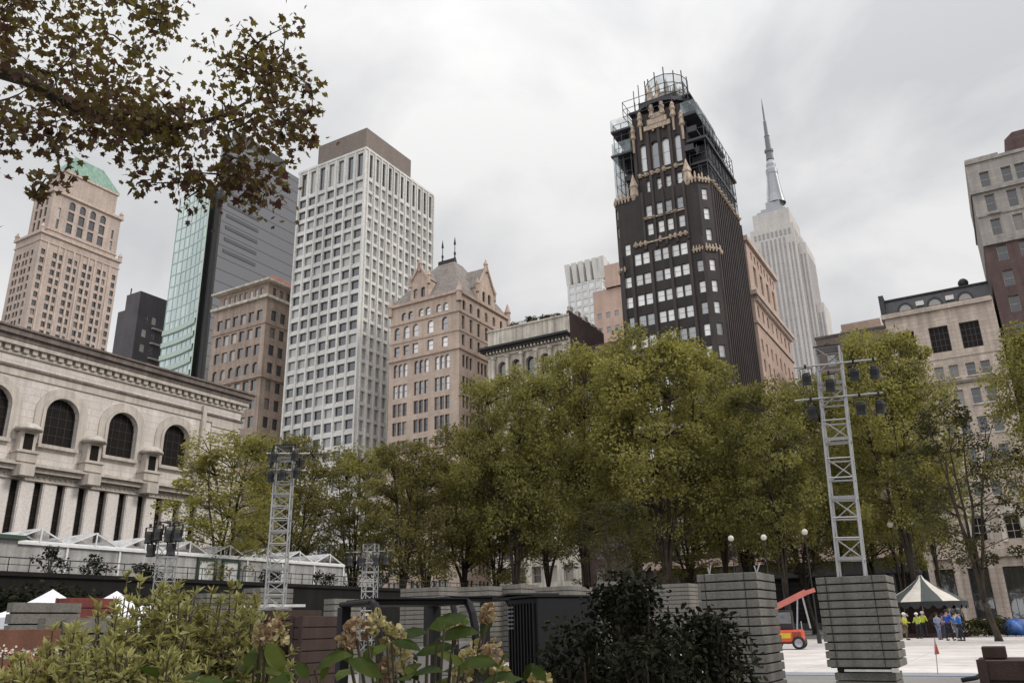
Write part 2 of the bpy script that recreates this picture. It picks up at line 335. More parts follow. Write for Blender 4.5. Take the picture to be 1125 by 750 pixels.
class Bld:
    def __init__(s,name,label,cat,x0,x1,y0,y1,group=None):
        s.off=Vector(((x0+x1)/2,(y0+y1)/2,0)); s.root=thing(name,label,cat,s.off,0,group); s.w={}; s.win=[]
    def mb(s,part,matkey):
        return s.w.setdefault((part,matkey),MB())
    def face(s,mb,fr,ua,ub,za,zb,ops,depth=0.3,addwin=True):
        """wall with real openings; ops: (u0,u1,z0,z1,style[,rise])"""
        rows={}
        for o in ops:
            if o[1]>ub or o[0]<ua or o[3]>zb or o[2]<za: continue
            rows.setdefault((round(o[2],3),round(o[3],3)),[]).append(o)
        z=za
        for (a,b) in sorted(rows):
            if a<z-1e-6: continue
            if a>z: mb.poly([fr.P(ua,z),fr.P(ub,z),fr.P(ub,a),fr.P(ua,a)])
            u=ua
            for o in sorted(rows[(a,b)]):
                u0,u1=o[0],o[1]
                if u0<u-1e-6: continue
                if u0>u: mb.poly([fr.P(u,a),fr.P(u0,a),fr.P(u0,b),fr.P(u,b)])
                u=u1; rise=o[5] if len(o)>5 else 0
                zs=b-rise
                mb.poly([fr.P(u0,a),fr.P(u1,a),fr.P(u1,a,depth),fr.P(u0,a,depth)])
                mb.poly([fr.P(u0,a),fr.P(u0,zs),fr.P(u0,zs,depth),fr.P(u0,a,depth)])
                mb.poly([fr.P(u1,a),fr.P(u1,a,depth),fr.P(u1,zs,depth),fr.P(u1,zs)])
                if rise<=0: mb.poly([fr.P(u0,b),fr.P(u1,b),fr.P(u1,b,depth),fr.P(u0,b,depth)])
                else:
                    K=10; uc=(u0+u1)/2; hw=(u1-u0)/2
                    arc=[(uc-hw*math.cos(PI*i/K),zs+rise*math.sin(PI*i/K)) for i in range(K+1)]
                    for i in range(K):
                        c=(u0,b) if i<K/2 else (u1,b)
                        mb.poly([fr.P(*c),fr.P(*arc[i]),fr.P(*arc[i+1])])
                        mb.poly([fr.P(*arc[i]),fr.P(*arc[i],depth),fr.P(*arc[i+1],depth),fr.P(*arc[i+1])])
                    mb.poly([fr.P(u0,b),fr.P(*arc[K//2]),fr.P(u1,b)])
                if addwin and o[4]: s.win.append((fr,(u0+u1)/2,a,u1-u0,b-a,o[4],depth))
            if u<ub: mb.poly([fr.P(u,a),fr.P(ub,a),fr.P(ub,b),fr.P(u,b)])
            z=b
        if z<zb: mb.poly([fr.P(ua,z),fr.P(ub,z),fr.P(ub,zb),fr.P(ua,zb)])
    def block(s,wallkey,x0,x1,y0,y1,z0,z1,nops=(),wops=(),depth=0.3,roof='roof',part='wall'):
        """box volume with a north and a west front that have openings, blank back and east sides, flat roof"""
        mb=s.mb(part,wallkey)
        s.face(mb,FN(y0),x0,x1,z0,z1,nops,depth); s.face(mb,FW(x1),y0,y1,z0,z1,wops,depth)
        mb.poly([(x0,y1,z0),(x0,y0,z0),(x0,y0,z1),(x0,y1,z1)]); mb.poly([(x1,y1,z0),(x0,y1,z0),(x0,y1,z1),(x1,y1,z1)])
        if roof: s.mb('roof',roof).poly([(x0,y0,z1-0.02),(x1,y0,z1-0.02),(x1,y1,z1-0.02),(x0,y1,z1-0.02)])
    def ring(s,part,key,x0,x1,y0,y1,z0,z1,pr):
        """projecting band round the north and west fronts (and returns)"""
        m_=MB(); m_.box(x0-pr,x1+pr,y0-pr,y1+pr*0.9,z0,z1); m_.build(part,M[key],s.root,s.off)
    def band(s,part,key,fr,ua,ub,z0,z1,pr,dep=0.05):
        mb=s.mb(part,key); a=[fr.P(ua,z0,-pr),fr.P(ub,z0,-pr),fr.P(ub,z1,-pr),fr.P(ua,z1,-pr)]; b=[fr.P(ua,z0,dep),fr.P(ub,z0,dep),fr.P(ub,z1,dep),fr.P(ua,z1,dep)]
        mb.poly(a)
        for i in range(4): j=(i+1)%4; mb.poly([a[j],a[i],b[i],b[j]])
    def finish(s,order=None):
        for (part,key),mb in s.w.items():
            if mb.f: mb.build(part,M[key],s.root,s.off)
        wl=sorted(s.win,key=order or (lambda q:-(q[2])))
        for q in wl[:100]:
            fr,u,z,w_,h,sty,dep=q; split=WSTY[sty][7]
            o=link('window',win_mesh(w_,h,sty,'frame' if split else 'both'),s.root)
            o.location=Vector(fr.P(u,z,dep-0.02))-s.off; o.rotation_euler=(0,0,fr.ang)
            if split: link('pane',win_mesh(w_,h,sty,'pane'),o)
        by={}
        for q in wl[100:]: by.setdefault((WSTY[q[5]][4],WSTY[q[5]][5]),[]).append(q)
        big=MB(); mats=[]
        for (gk,fk),qs in by.items():
            base=len(mats); mats+= [M[gk],M[fk]]
            for fr,u,z,w_,h,sty,dep in qs:
                t=MB(); win_geo(t,w_,h,sty,'both'); c=fr.P(u,z,dep-0.02); n0=len(big.v)
                ca,sa=math.cos(fr.ang),math.sin(fr.ang)
                big.v += [(c[0]+x*ca-y*sa,c[1]+x*sa+y*ca,c[2]+zz) for x,y,zz in t.v]
                big.f += [tuple(n0+i for i in f_) for f_ in t.f]; big.m += [base+i for i in t.m]
        if big.f:
            o=big.build('windows',mats,s.root,s.off); o['kind']='stuff'
        return s.root
def grid(u0s,w_,rows,sty,rise=0):
    """openings at the centres u0s, w_ wide, for rows [(z0,z1)...]"""
    return [(u-w_/2,u+w_/2,a,b,sty)+((rise,) if rise else ()) for a,b in rows for u in u0s]
def lin(a,b,n): return [a+(b-a)*(i+0.5)/n for i in range(n)]

# ------------------------------------------------------------------ ground, street, paths
M['pave']=mat('granite_paving',(0.22,0.21,0.20),0.85,0.15,0.5,0.0,None,0.1,0,0.3,None,0.2)
M['asphalt']=mat('asphalt',(0.05,0.05,0.052),0.9,0.2,0.5,0.0)
M['kerb']=mat('granite_kerb',(0.30,0.29,0.28),0.85)
M['whitefloor']=mat('white_floor_sheeting',(0.62,0.575,0.555),0.6,0.18,0.25,0.10,None,0.05,0,0.3,None,0.10)
M['turf']=mat('grass',(0.06,0.085,0.03),0.95,0.3,1.5,0.0,None,0.5,0,0.1,None,0.4)
M['bluestrip']=plain('blue_grey_mat',(0.24,0.28,0.34),0.7)
M['paint']=mat('road_paint',(0.6,0.6,0.58),0.8,0.2,2,0)
def sheet(name,x0,x1,y0,y1,z,key,thick=0):
    mb=MB()
    if thick: mb.box(x0,x1,y0,y1,z-thick,z)
    else: mb.poly([(x0,y0,z),(x1,y0,z),(x1,y1,z),(x0,y1,z)])
    return tag(mb.build(name,M[key]),None,None,None,'structure')
sheet('ground',-1800,1800,-1500,2500,-0.12,'pave')
sheet('plaza_paving',-78,60,-40,110,0.0,'pave',0.1)
sheet('street',-600,600,114,127,-0.10,'asphalt',0.01)
sheet('kerb',-78,60,110,110.4,0.02,'kerb',0.14)
sheet('pavement',-600,600,127.3,132.2,0.02,'pave',0.14)
sheet('far_kerb',-600,600,127,127.3,0.02,'kerb',0.14)
for k in range(40): pass
mb=MB()
for k in range(60): mb.box(-160+k*5,-158+k*5,120.4,120.55,-0.098,-0.094)
tag(mb.build('lane_marking',M['paint']),None,None,None,'structure')
sheet('rink_floor',-30,26,25.5,70,0.03,'whitefloor',0.03)
mb=MB()
for k in range(24): mb.box(-29.9+k*2.4,-29.87+k*2.4,25.6,69.9,0.031,0.035)
for k in range(12): mb.box(-29.9,25.9,25.6+k*3.9,25.63+k*3.9,0.0355,0.039)
tag(mb.build('floor_joint',plain('joint_grey',(0.48,0.45,0.43),0.8)),None,None,None,'structure')
sheet('blue_edge_mat',-30,26,24.6,25.45,0.02,'bluestrip',0.02)
sheet('grass_verge',0.8,40,70.4,76,0.10,'turf',0.1)
sheet('verge_kerb',0.6,40,70.05,70.38,0.16,'kerb',0.16)

# ------------------------------------------------------------------ the library on the left
b=Bld('library','long pale stone library with a row of tall arched windows and deep dark cornice','library',-120,-80,10,72.4)
fw=FW(-80); wall=b.mb('wall','lib')
ac=[46.75+6.85*k for k in range(-4,3)]; nc=[50.2+6.85*k for k in range(-5,3)]
sl=[43.35+2.28*k for k in range(-12,10)]
ops=grid(ac,3.45,[(19.5,24.3)],'arch',1.725)+grid(sl,0.84,[(5.6,15.7)],'slit')
b.face(wall,fw,10,69.6,0,29.8,ops,0.5)
wall.poly([(-120,69.6,0),(-80,69.6,0),(-80,69.6,29.8),(-120,69.6,29.8)]); wall.poly([(-120,10,0),(-80,10,0),(-80,10,29.9),(-120,10,29.9)])
wall.poly([(-120,10,0),(-120,69.6,0),(-120,69.6,29.9),(-120,10,29.9)])
b.mb('roof','roof').poly([(-120,10,29.6),(-80,10,29.6),(-80,69.6,29.6),(-120,69.6,29.6)])
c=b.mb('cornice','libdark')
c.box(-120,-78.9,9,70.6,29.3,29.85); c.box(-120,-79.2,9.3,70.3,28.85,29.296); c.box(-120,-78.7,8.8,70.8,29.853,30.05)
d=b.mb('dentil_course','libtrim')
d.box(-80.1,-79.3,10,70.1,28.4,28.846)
for k in range(66): d.box(-80.1,-79.55,10.2+k*0.9,10.2+k*0.9+0.5,27.9,28.397)
d.box(-80.1,-79.8,10,69.9,27.6,27.896)
pq=b.mb('pier_face','libpier')
for yc in sl[:-1]: pq.box(-80.02,-79.93,yc+.54,yc+1.74,5.5,15.7)
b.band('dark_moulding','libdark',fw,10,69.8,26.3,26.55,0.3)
b.band('architrave','libtrim',fw,10,69.7,25.55,26.297,0.14)
sur=b.mb('arch_surround','libtrim')
for yc in ac:
    for (ri,ro,pr) in ((1.725,2.05,0.28),(2.05,2.75,0.14)):
        K=18; zs=24.3-1.725
        pts_i=[(yc-ri,19.4)]+[(yc-ri*math.cos(PI*i/K),zs+ri*math.sin(PI*i/K)) for i in range(K+1)]+[(yc+ri,19.4)]
        pts_o=[(yc-ro,19.4)]+[(yc-ro*math.cos(PI*i/K),zs+ro*math.sin(PI*i/K)) for i in range(K+1)]+[(yc+ro,19.4)]
        for i in range(len(pts_i)-1):
            A,B_,C_,D_=pts_i[i],pts_i[i+1],pts_o[i+1],pts_o[i]
            sur.poly([fw.P(*A,-pr),fw.P(*B_,-pr),fw.P(*C_,-pr),fw.P(*D_,-pr)])
            sur.poly([fw.P(*D_,-pr),fw.P(*C_,-pr),fw.P(*C_,0.02),fw.P(*D_,0.02)]); sur.poly([fw.P(*A,-pr),fw.P(*B_,-pr),fw.P(*B_,0.02),fw.P(*A,0.02)])
    sur.box(-80.05,-79.55,yc-2.1,yc+2.1,19.05,19.397)
led=b.mb('ledge','libtrim'); led.box(-80.05,-78.9,10,69.55,16.95,17.25); led.box(-80.05,-79.3,10,69.55,16.5,16.947); 
led2=b.mb('lower_moulding','libtrim'); led2.box(-80.05,-79.7,10,69.55,15.72,15.86)
fre=b.mb('fretwork_band','libtrim')
for k in range(56):
    y=10.5+k*1.1
    for (p,q) in (((y,15.9),(y+0.55,16.45)),((y+0.55,16.45),(y+1.1,15.9)),((y,16.45),(y+0.55,15.9)),((y+0.55,15.9),(y+1.1,16.45))):
        fre.bar(fw.P(p[0],p[1],-0.05),fw.P(q[0],q[1],-0.05),0.12,0.1)
for i,yc in enumerate(nc):
    p=MB(); p.box(-80.02,-78.75,yc-0.95,yc+0.95,17.253,18.1); p.box(-80.02,-78.6,yc-1.1,yc+1.1,18.103,18.3); p.box(-80.02,-78.3,yc-0.7,yc+0.7,15.9,16.94)
    p.build('pedestal',M['libtrim'],b.root,b.off)
    p=MB(); p.box(-80.02,-79.0,yc-0.75,yc+0.75,18.303,20.15); o=p.build('niche',M['libtrim'],b.root,b.off); p=MB(); p.box(-79.01,-78.985,yc-0.45,yc+0.45,18.45,20.0); p.build('niche_shade_plate',M['g_black'],o,b.off)  # dark plate on the solid block stands for shade inside the niche
    p=MB(); p.lathe([(0.3,20.153),(1.25,20.3),(1.2,20.55),(0.7,20.95),(0.02,21.15)],14,(-79.3,yc,0)); p.build('niche_hood',M['libtrim'],b.root,b.off,True)
b.band('pilaster_strip','libtrim',fw,63.6,64.15,17.3,27.3,0.35)
q=b.mb('quoin_strip','libtrim')
for k in range(11): q.box(-80.02,-79.86,65.2,69.2,17.6+k*0.75,17.6+k*0.75+0.45)
b.finish(lambda q:abs(q[1]-55))

# ------------------------------------------------------------------ beige tower with green roof (far left)
b=Bld('office_tower','tall beige brick tower with a green copper pyramid roof behind the library','office tower',-388,-366,190,231)
rows=[(z,z+2.75) for z in [172.2-4.35*k for k in range(34)]]
wc=[];
for g in lin(195.5,226,4): wc+= [g-1.35,g+1.35]
nco=[-383.5,-381,-377.5,-375,-371.2]
b.block('beige',-387,-366,190,231,0,183.5,grid(nco,1.8,rows,'dark'),grid(wc+[192.2,229],2.0,rows,'dark'),0.6)
bigr=[(188,193),(194.2,199.2)]
b.block('beige',-384,-367.2,193,229,183.5,207.5,grid([-380,-376,-372],2.0,bigr,'dark')+grid([-380,-376,-372],2.0,[(200.4,204.4)],'dark',1.0),grid([203,208.5,214,219.5],3.1,bigr,'dark')+grid([203,208.5,214,219.5],3.1,[(200.4,204.8)],'dark',1.5)+grid([197,225.5],1.3,bigr,'sash'),0.6)
b.block('beige',-382,-368.5,197,226,207.5,221,(),(),0.3)
for (x0,x1,y0,y1,z,h,pr) in ((-387,-366,190,231,182.6,1.2,0.9),(-387,-366,190,231,178.8,0.5,0.4),(-384,-367.2,193,229,206.4,1.3,1.1),(-384,-367.2,193,229,186.2,0.6,0.5),(-382,-368.5,197,226,219.8,1.3,0.7)): b.ring('cornice','beigetrim',x0,x1,y0,y1,z,z+h,pr)
for yy in lin(192.5,229,9): b.band('pilaster','beigetrim',FW(-366),yy-0.5 if True else 0,yy+0.5,150,182.5,0.3) if False else None
for yy in (194,199.4,202.4,207.1,210.8,214.6,218.3,222.2,226.2): b.band('pier','beigetrim',FW(-366),yy-0.45,yy+0.45,60,178.7,0.35)
rf=b.mb('pyramid_roof','copper'); ap=[(-378,204,233),(-373,204,233),(-373,219,233),(-378,219,233)]; bs=[(-382.6,196.4,221.2),(-367.9,196.4,221.2),(-367.9,226.6,221.2),(-382.6,226.6,221.2)]
for i in range(4): j=(i+1)%4; rf.poly([bs[i],bs[j],ap[j],ap[i]])
rf.poly(ap)
fin=b.mb('parapet_finial','beigetrim')
for x,y in ((-384,193),(-367.2,193),(-367.2,229),(-366,190),(-366,231),(-387,190)): z=207.5 if abs(x+366)>0.5 and x>-386 else 183.8; fin.lathe([(0.9,z),(0.9,z+1.6),(1.2,z+1.8),(0.1,z+4.2)],6,(x,y,0))
b.finish()

# ------------------------------------------------------------------ small dark tower
b=Bld('dark_tower','small dark slate office block with stepped top left of the green glass tower','office tower',-236,-224,150,166)
rows=[(96-5*k,98.6-5*k) for k in range(12)]
b.block('dark3',-231,-224,150,160,0,105.8,(),grid([153,156],1.6,rows,'sash'),0.25)
b.block('dark3',-236,-231.01,151,160,0,101.3,(),())
b.mb('roof_mast','irondark').tube((-230.6,151,105.8),(-230.6,151,108.5),0.2)
for i,rr in enumerate(rows): b.band('balcony_slab','frame_pale',FW(-224),155.4,159.5,rr[0]-1.6,rr[0]-1.2,0.9)
b.finish()

# ------------------------------------------------------------------ green glass tower with curved front
b=Bld('glass_tower','pale green glass tower with a bowed front of curving floor bands','office tower',-211.5,-193.5,149,165)
K=14; cx=-202.3; hw=9.0
def arcpt(i,extra=0.0): 
    t=-1+2*i/K; return (cx+hw*t, 151.0-2.6*((t+1)/2)**2-extra)
gl=b.mb('curtain_glass','g_green'); spn=b.mb('floor_band','spandrel'); nfl=34
for k in range(nfl):
    z=k*4.0; solid = z>88
    for i in range(K):
        a=arcpt(i); c=arcpt(i+1); gl.poly([(a[0],a[1],z),(c[0],c[1],z),(c[0],c[1],z+4),(a[0],a[1],z+4)])
        ex=0.12 if solid else 0.55; hh=0.35 if solid else 1.5
        a2=arcpt(i,ex); c2=arcpt(i+1,ex)
        spn.poly([(a2[0],a2[1],z),(c2[0],c2[1],z),(c2[0],c2[1],z+hh),(a2[0],a2[1],z+hh)])
        spn.poly([(a2[0],a2[1],z),(c2[0],c2[1],z),(c[0],c[1],z),(a[0],a[1],z)]); spn.poly([(a2[0],a2[1],z+hh),(c2[0],c2[1],z+hh),(c[0],c[1],z+hh),(a[0],a[1],z+hh)])
mu=b.mb('mullion','spandrel')
for i in range(0,K+1,2): a=arcpt(i,0.1); mu.box(a[0]-0.05,a[0]+0.05,a[1]-0.05,a[1]+0.3,0,136)
wl=b.mb('wall','darkclad'); wl.box(-211.3,-193.3,151.3,165,0,135.9)
b.finish()
# ------------------------------------------------------------------ dark tower beside it
b=Bld('dark_slab_tower','tall charcoal tower with thin horizontal floor lines beside the green glass tower','office tower',-193,-190.5,150.6,182)
b.mb('wall','darkclad').box(-193.1,-190.5,150.5,182,0,152)
fl=b.mb('floor_line','darkline')
for k in range(38): fl.box(-193,-190.42,150.9,182.02,2+k*4.0,2.2+k*4.0)
ed=b.mb('corner_fin','irondark'); ed.box(-191.2,-190.2,150.2,150.9,0,152.6)
gp=b.mb('glazed_bay','g_dark')
for k in range(8): gp.box(-190.6,-190.34,153,166,112+k*4,113.1+k*4)
b.mb('roof_plant','dark3').box(-193,-191,154,176,152,156)
b.finish()

# ------------------------------------------------------------------ brown stone block with red roof
b=Bld('stone_office_block','brown limestone block with red tiled roof left of the white grid tower','office building',-165,-146,132,146)
u=lin(-164,-147,6)
rows=[(78.8-4.5*k-.1,81.4-4.5*k) for k in range(1,17)]
b.block('brown',-165,-146,132,146,0,80.2,grid(u,1.9,rows[:3],'tower')+grid(u,1.9,rows[3:4],'tower',0.9)+grid(u,1.9,rows[4:],'tower'),grid(lin(133,145,4),1.7,rows,'dark'),0.4)
b.block('brown',-164.2,-146.6,132.6,146,80.2,84.2,grid(lin(-163,-148,8),1.1,[(81,83.2)],'sash'),grid(lin(133.5,145,5),1.1,[(81,83.2)],'dark'))
for z,h,pr in ((79.7,0.7,0.8),(59.2,0.45,0.5),(84.2,0.5,0.9),(73.0,0.3,0.2)): b.ring('cornice','cream' if z>79 else 'brown',-165,-146,132,146,z,z+h,pr)
rf=b.mb('roof','redtile'); A=[(-165,131.5,84.7),(-145.4,131.5,84.7),(-145.4,146.5,84.7),(-165,146.5,84.7)]; T=[(-160,137,88.5),(-150,137,88.5),(-150,142,88.5),(-160,142,88.5)]
for i in range(4): j=(i+1)%4; rf.poly([A[i],A[j],T[j],T[i]])
rf.poly(T)
b.finish()

# ------------------------------------------------------------------ white concrete grid tower
b=Bld('grid_tower','tall white concrete tower with a deep square window grid and brown rooftop box','office tower',-138.2,-116.1,132,159.6)
x0,x1,y0,y1=-138.2,-116.1,132,159.6
u=[x0+0.45+3.06*(i+0.5) for i in range(7)]
rows=[(103.8-3.28*k-2.5,103.8-3.28*k) for k in range(30)]
v=[y0+0.85+2.44*(i+0.5) for i in range(11)]
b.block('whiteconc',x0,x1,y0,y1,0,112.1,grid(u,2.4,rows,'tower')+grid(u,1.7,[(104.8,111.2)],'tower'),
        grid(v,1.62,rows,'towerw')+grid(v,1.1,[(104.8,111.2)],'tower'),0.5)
fin=b.mb('mullion_fin','whiteconc')
for i in range(12): yy=y0+0.85+2.44*i; fin.box(x1-0.02,x1+0.36,yy-0.19,yy+0.19,0,111.8)
for i in range(8): xx=x0+0.45+3.06*i; fin.box(xx-0.22,xx+0.22,y0-0.18,y0+0.02,0,111.8)
led=b.mb('sill_panel','whiteconc')
for (a,c_) in rows: led.box(x0+.25,x1-.25,y0+.36,y0+.49,a,a+.5)
b.ring('parapet','whiteconc',x0,x1,y0,y1,111.8,112.4,0.2)
b.mb('rooftop_box','taupe').box(x0+5.5,x1-0.8,y0+0.8,150.7,112.4,118.6)
b.finish()

# ------------------------------------------------------------------ pink-buff brick block with steep roof and dormers
b=Bld('gabled_block','pink buff brick block with arched windows steep slate roof and twin finials','office building',-107,-89,132,152)
X0,X1,Y0,Y1=-107,-89,132,152
six=[-105.0,-102.5,-100.1,-96.2,-95.0,-92.5]; six=[x-0.1 for x in six]
tri=[]; 
for g in (-104.0,-98.5,-93.2): tri += [g-1.3,g,g+1.3]
n=grid([-103.4,-101.6,-98.8,-97.0,-94.2,-92.4],1.35,[(64.6,66.4)],'pink',0.6)+grid(six,1.6,[(60.4,63.2)],'pink',0.8)+grid(six,1.5,[(56.6,58.8)],'pink')
n+=grid(tri,1.1,[(51.9,54.8)],'pink',0.5)+grid(tri,1.1,[(47.3,50.2)],'pink')+grid(tri,1.1,[(z,z+2.8) for z in [43.3-4.0*k for k in range(10)]],'dark')
w5=[133.6,136.6,139.6,142.7,145.9]; trw=[]
for g in (135.1,140.8,146.6): trw += [g-1.35,g,g+1.35]
wo=grid([133.9]+w5[1:]+[149],1.15,[(64.6,66.8)],'dark',0.55)+grid(w5+[149],1.1,[(60.2,63.2)],'dark')+grid(w5+[149],1.1,[(56.6,59.0)],'dark')
wo+=grid(trw,1.0,[(51.9,54.6)],'dark')+grid(trw,1.0,[(z,z+2.6) for z in [47.4-4.0*k for k in range(11)]],'dark')
b.block('pink',X0,X1,Y0,Y1,0,68.3,n,wo,0.4,None)
for z,h,pr in ((55.5,0.5,0.35),(59.5,0.3,0.15),(63.7,0.35,0.25),(67.9,0.6,0.5),(35.6,0.4,0.3)): b.ring('string_course','pinktrim',X0,X1,Y0,Y1,z,z+h,pr)
rf=b.mb('slate_roof','slate'); A=[(X0-.2,Y0-.2,68.5),(X1+.2,Y0-.2,68.5),(X1+.2,Y1+.2,68.5),(X0-.2,Y1+.2,68.5)]; T=[(-99.6,139.5,79.6),(-95.4,139.5,79.6),(-95.4,143,79.6),(-99.6,143,79.6)]
for i in range(4): j=(i+1)%4; rf.poly([A[i],A[j],T[j],T[i]])
rf.poly(T)
b.mb('ridge_cresting','irondark').box(-99.7,-95.3,139.4,139.7,79.6,80.4)
for xx in (-99.2,-95.8):
    p=MB(); p.lathe([(0.5,79.6),(0.35,80.6),(0.12,81.3),(0.3,82),(0.1,82.5),(0.08,84),(0.28,84.3),(0.02,86.2)],8,(xx,140.4,0)); p.build('finial',M['irondark'],b.root,b.off,True)
def gable(fr,u0,u1,z0,zs,zt,cols,key,wz,dep):
    mb=b.mb('dormer_gable',key); um=(u0+u1)/2
    b.face(mb,fr,u0,u1,z0,zs,grid(cols,1.15,[wz],'dark',0.5),0.4)
    mb.poly([fr.P(u0,zs),fr.P(u1,zs),fr.P(um,zt)])
    mb.poly([fr.P(u0,z0),fr.P(u0,zs),fr.P(u0,zs,dep),fr.P(u0,z0,dep)]); mb.poly([fr.P(u1,z0),fr.P(u1,zs),fr.P(u1,zs,dep),fr.P(u1,z0,dep)])
    r=b.mb('slate_roof','slate'); r.poly([fr.P(u0-.2,zs-.1),fr.P(um,zt),fr.P(um,zt,dep),fr.P(u0-.2,zs-.1,dep)]); r.poly([fr.P(u1+.2,zs-.1),fr.P(um,zt),fr.P(um,zt,dep),fr.P(u1+.2,zs-.1,dep)])
    cop=b.mb('gable_coping','pinktrim'); cop.bar(fr.P(u0,zs,-.1),fr.P(um,zt+.2,-.1),0.5,0.35); cop.bar(fr.P(u1,zs,-.1),fr.P(um,zt+.2,-.1),0.5,0.35)
    for uu in (u0,u1,um):
        zz=zt if uu==um else zs; P=fr.P(uu,0,0.1); cop.lathe([(0.45,zz-1.2),(0.45,zz+.5),(0.6,zz+.7),(0.05,zz+2.1)],6,(P[0],P[1],0))
gable(FN(131.9),-101.6,-96.9,68.6,73.0,76.3,[-100.3,-98.3],'pinktrim',(69.0,71.3),6)
gable(FW(-88.9),139.2,146.2,68.6,71.8,77.6,[141.6,143.9],'pink',(68.9,71.4),6)
for x,y in ((X0,Y0),(X1,Y0),(X1,Y1)): pn=MB(); hz=0 if y==Y1 else -1.5; pn.lathe([(0.6,66),(0.6,69.4+hz),(.8,69.7+hz),(0.1,71.9+hz)],8,(x,y,0)); pn.build('corner_pinnacle',M['pinktrim'],b.root,b.off)
b.finish()

# ------------------------------------------------------------------ low pale block with heavy dark cornice and roof garden
b=Bld('cornice_block','weathered cream building with heavy dark cornice roof garden and dark brick side wall','office building',-82,-63.7,132,148)
X0,X1,Y0,Y1=-82,-63.7,132,148
u=lin(-80.4,-64.6,5)
n=grid(u,1.9,[(46.2,50.8)],'dark',0.95)+grid(u,1.9,[(40,44.8)],'dark')+grid(u,1.9,[(z,z+2.8) for z in [34.5-4.3*k for k in range(7)]],'sash')+grid(u,2.2,[(1.2,5.4)],'shop')
b.face(b.mb('wall','cream'),FN(Y0),X0,X1,0,57.4,n,0.8)
mbk=b.mb('side_wall','brickdark'); mbk.poly([(X1,Y0,0),(X1,Y1,0),(X1,Y1,58.4),(X1,Y0,58.4)]); mbk.poly([(X0,Y1,0),(X1,Y1,0),(X1,Y1,57),(X0,Y1,57)]); 
w2=b.mb('wall','cream'); w2.poly([(X0,Y1,0),(X0,Y0,0),(X0,Y0,57.4),(X0,Y1,57.4)])
b.mb('roof','roof').poly([(X0,Y0,57.2),(X1,Y0,57.2),(X1,Y1,57.2),(X0,Y1,57.2)])
mbk.box(X1-0.6,X1-0.01,Y0+0.1,Y1,56,58.4)
for k in range(5): yy=Y0+0.8+k*3.3; cap=MB(); cap.box(X1-0.75,X1-0.05,yy,yy+1.2,58.4,59.6 if k<3 else 59.0); cap.build('chimney_pot',M['cream'],b.root,b.off)
mbk.box(X1-3,X1-0.75,Y0+6,Y1,57.2,59.4)
c=b.mb('cornice','irondark'); c.box(X0-1.3,X1+0.1,Y0-1.9,Y0+.02,53.35,53.8); c.box(X0-1.0,X1,Y0-1.4,Y0+.02,52.9,53.347)
c2=b.mb('cornice_modillion','cream')
for k in range(24): xx=X0+0.2+k*0.77; c2.box(xx,xx+0.32,Y0-1.1,Y0,52.4,52.897)
c2.box(X0-.3,X1,Y0-.35,Y0,51.9,52.397)
pil=b.mb('pilaster','cream')
for k in range(6): xx=-80.4-0.15+k*3.16; pil.lathe([(0.42,39.5),(0.36,51.2),(0.55,51.4),(0.55,51.9)],10,(xx,Y0-0.35,0))
pil.box(X0,X1,Y0-.6,Y0,38.8,39.5)
at_=b.mb('attic_panel','cream')
for k in range(6): xx=X0+0.4+k*3.05; at_.box(xx,xx+2.4,Y0-.1,Y0,54.5,56.6)
at_.box(X0-.2,X1,Y0-.2,Y0+.4,57.4,57.75)
b.mb('roof_glasshouse','g_blue').box(-79.5,-68.5,136.5,140,57.2,60.1)
gf=b.mb('glasshouse_frame','frame_white')
for k in range(12): gf.box(-79.55+k*1.0,-79.43+k*1.0,136.4,136.5,57.2,60.1)
gf.box(-79.6,-68.4,136.35,140.1,60.1,60.35)
b.finish()

# ------------------------------------------------------------------ far tower with flared white crown
b=Bld('crowned_tower','distant white tower with flared fin crown and blue grey windows','office tower',-145,-128.5,300,318)
u=lin(-144.5,-128.9,5)
rows=[(139.2-3.5*k,141.4-3.5*k) for k in range(36)]
b.block('crownwhite',-145,-128.5,300,318,0,142.3,grid(u,2.3,rows,'blue'),grid(lin(300.5,317,5),2.3,rows,'blue'),0.3)
fn=b.mb('crown_fin','crownwhite')
for i in range(6):
    xx=-145+i*3.3
    fn.poly([(xx-.15,299.9,142.3),(xx+1.7,299.9,142.3),(xx+1.9,298.8,152.0),(xx-.5,298.8,152.0)]); fn.poly([(xx+1.7,299.9,142.3),(xx+2.0,301,142.3),(xx+2.3,301,152.0),(xx+1.9,298.8,152.0)]); fn.poly([(xx-.15,299.9,142.3),(xx-.3,301,142.3),(xx-.6,301,152),(xx-.5,298.8,152)])
    fn.poly([(xx-.5,298.8,152.0),(xx+1.9,298.8,152.0),(xx+2.3,301,152.0),(xx-.6,301,152)])
for i in range(6):
    yy=300+i*3.3
    fn.poly([(-128.4,yy-.1,142.3),(-128.4,yy+1.8,142.3),(-127.3,yy+2.1,152),(-127.3,yy-.5,152)]); fn.poly([(-128.4,yy+1.8,142.3),(-130,yy+1.9,142.3),(-130,yy+2.1,152),(-127.3,yy+2.1,152)]); fn.poly([(-128.4,yy-.1,142.3),(-130,yy-.3,142.3),(-130,yy-.5,152),(-127.3,yy-.5,152)])
b.mb('crown_core','taupe').box(-144.2,-129.3,300.9,317.5,142.3,150.5)
b.finish()
b=Bld('pink_slab','pale pink brick slab standing between the far crowned tower and the black tower','office building',-102,-92,230,246)
b.block('pinkpale',-102,-91.5,230,246,0,105,grid([-100,-97,-94],1.5,[(z,z+2) for z in range(60,100,5)],'sash'),(),0.3)
b.block('pinkpale',-97,-91.5,229,246,105.02,113,(),())
b.finish()
b=Bld('infill_block','low dark brown building squeezed between the brick side wall and the black tower','office building',-63.5,-53.4,135,150)
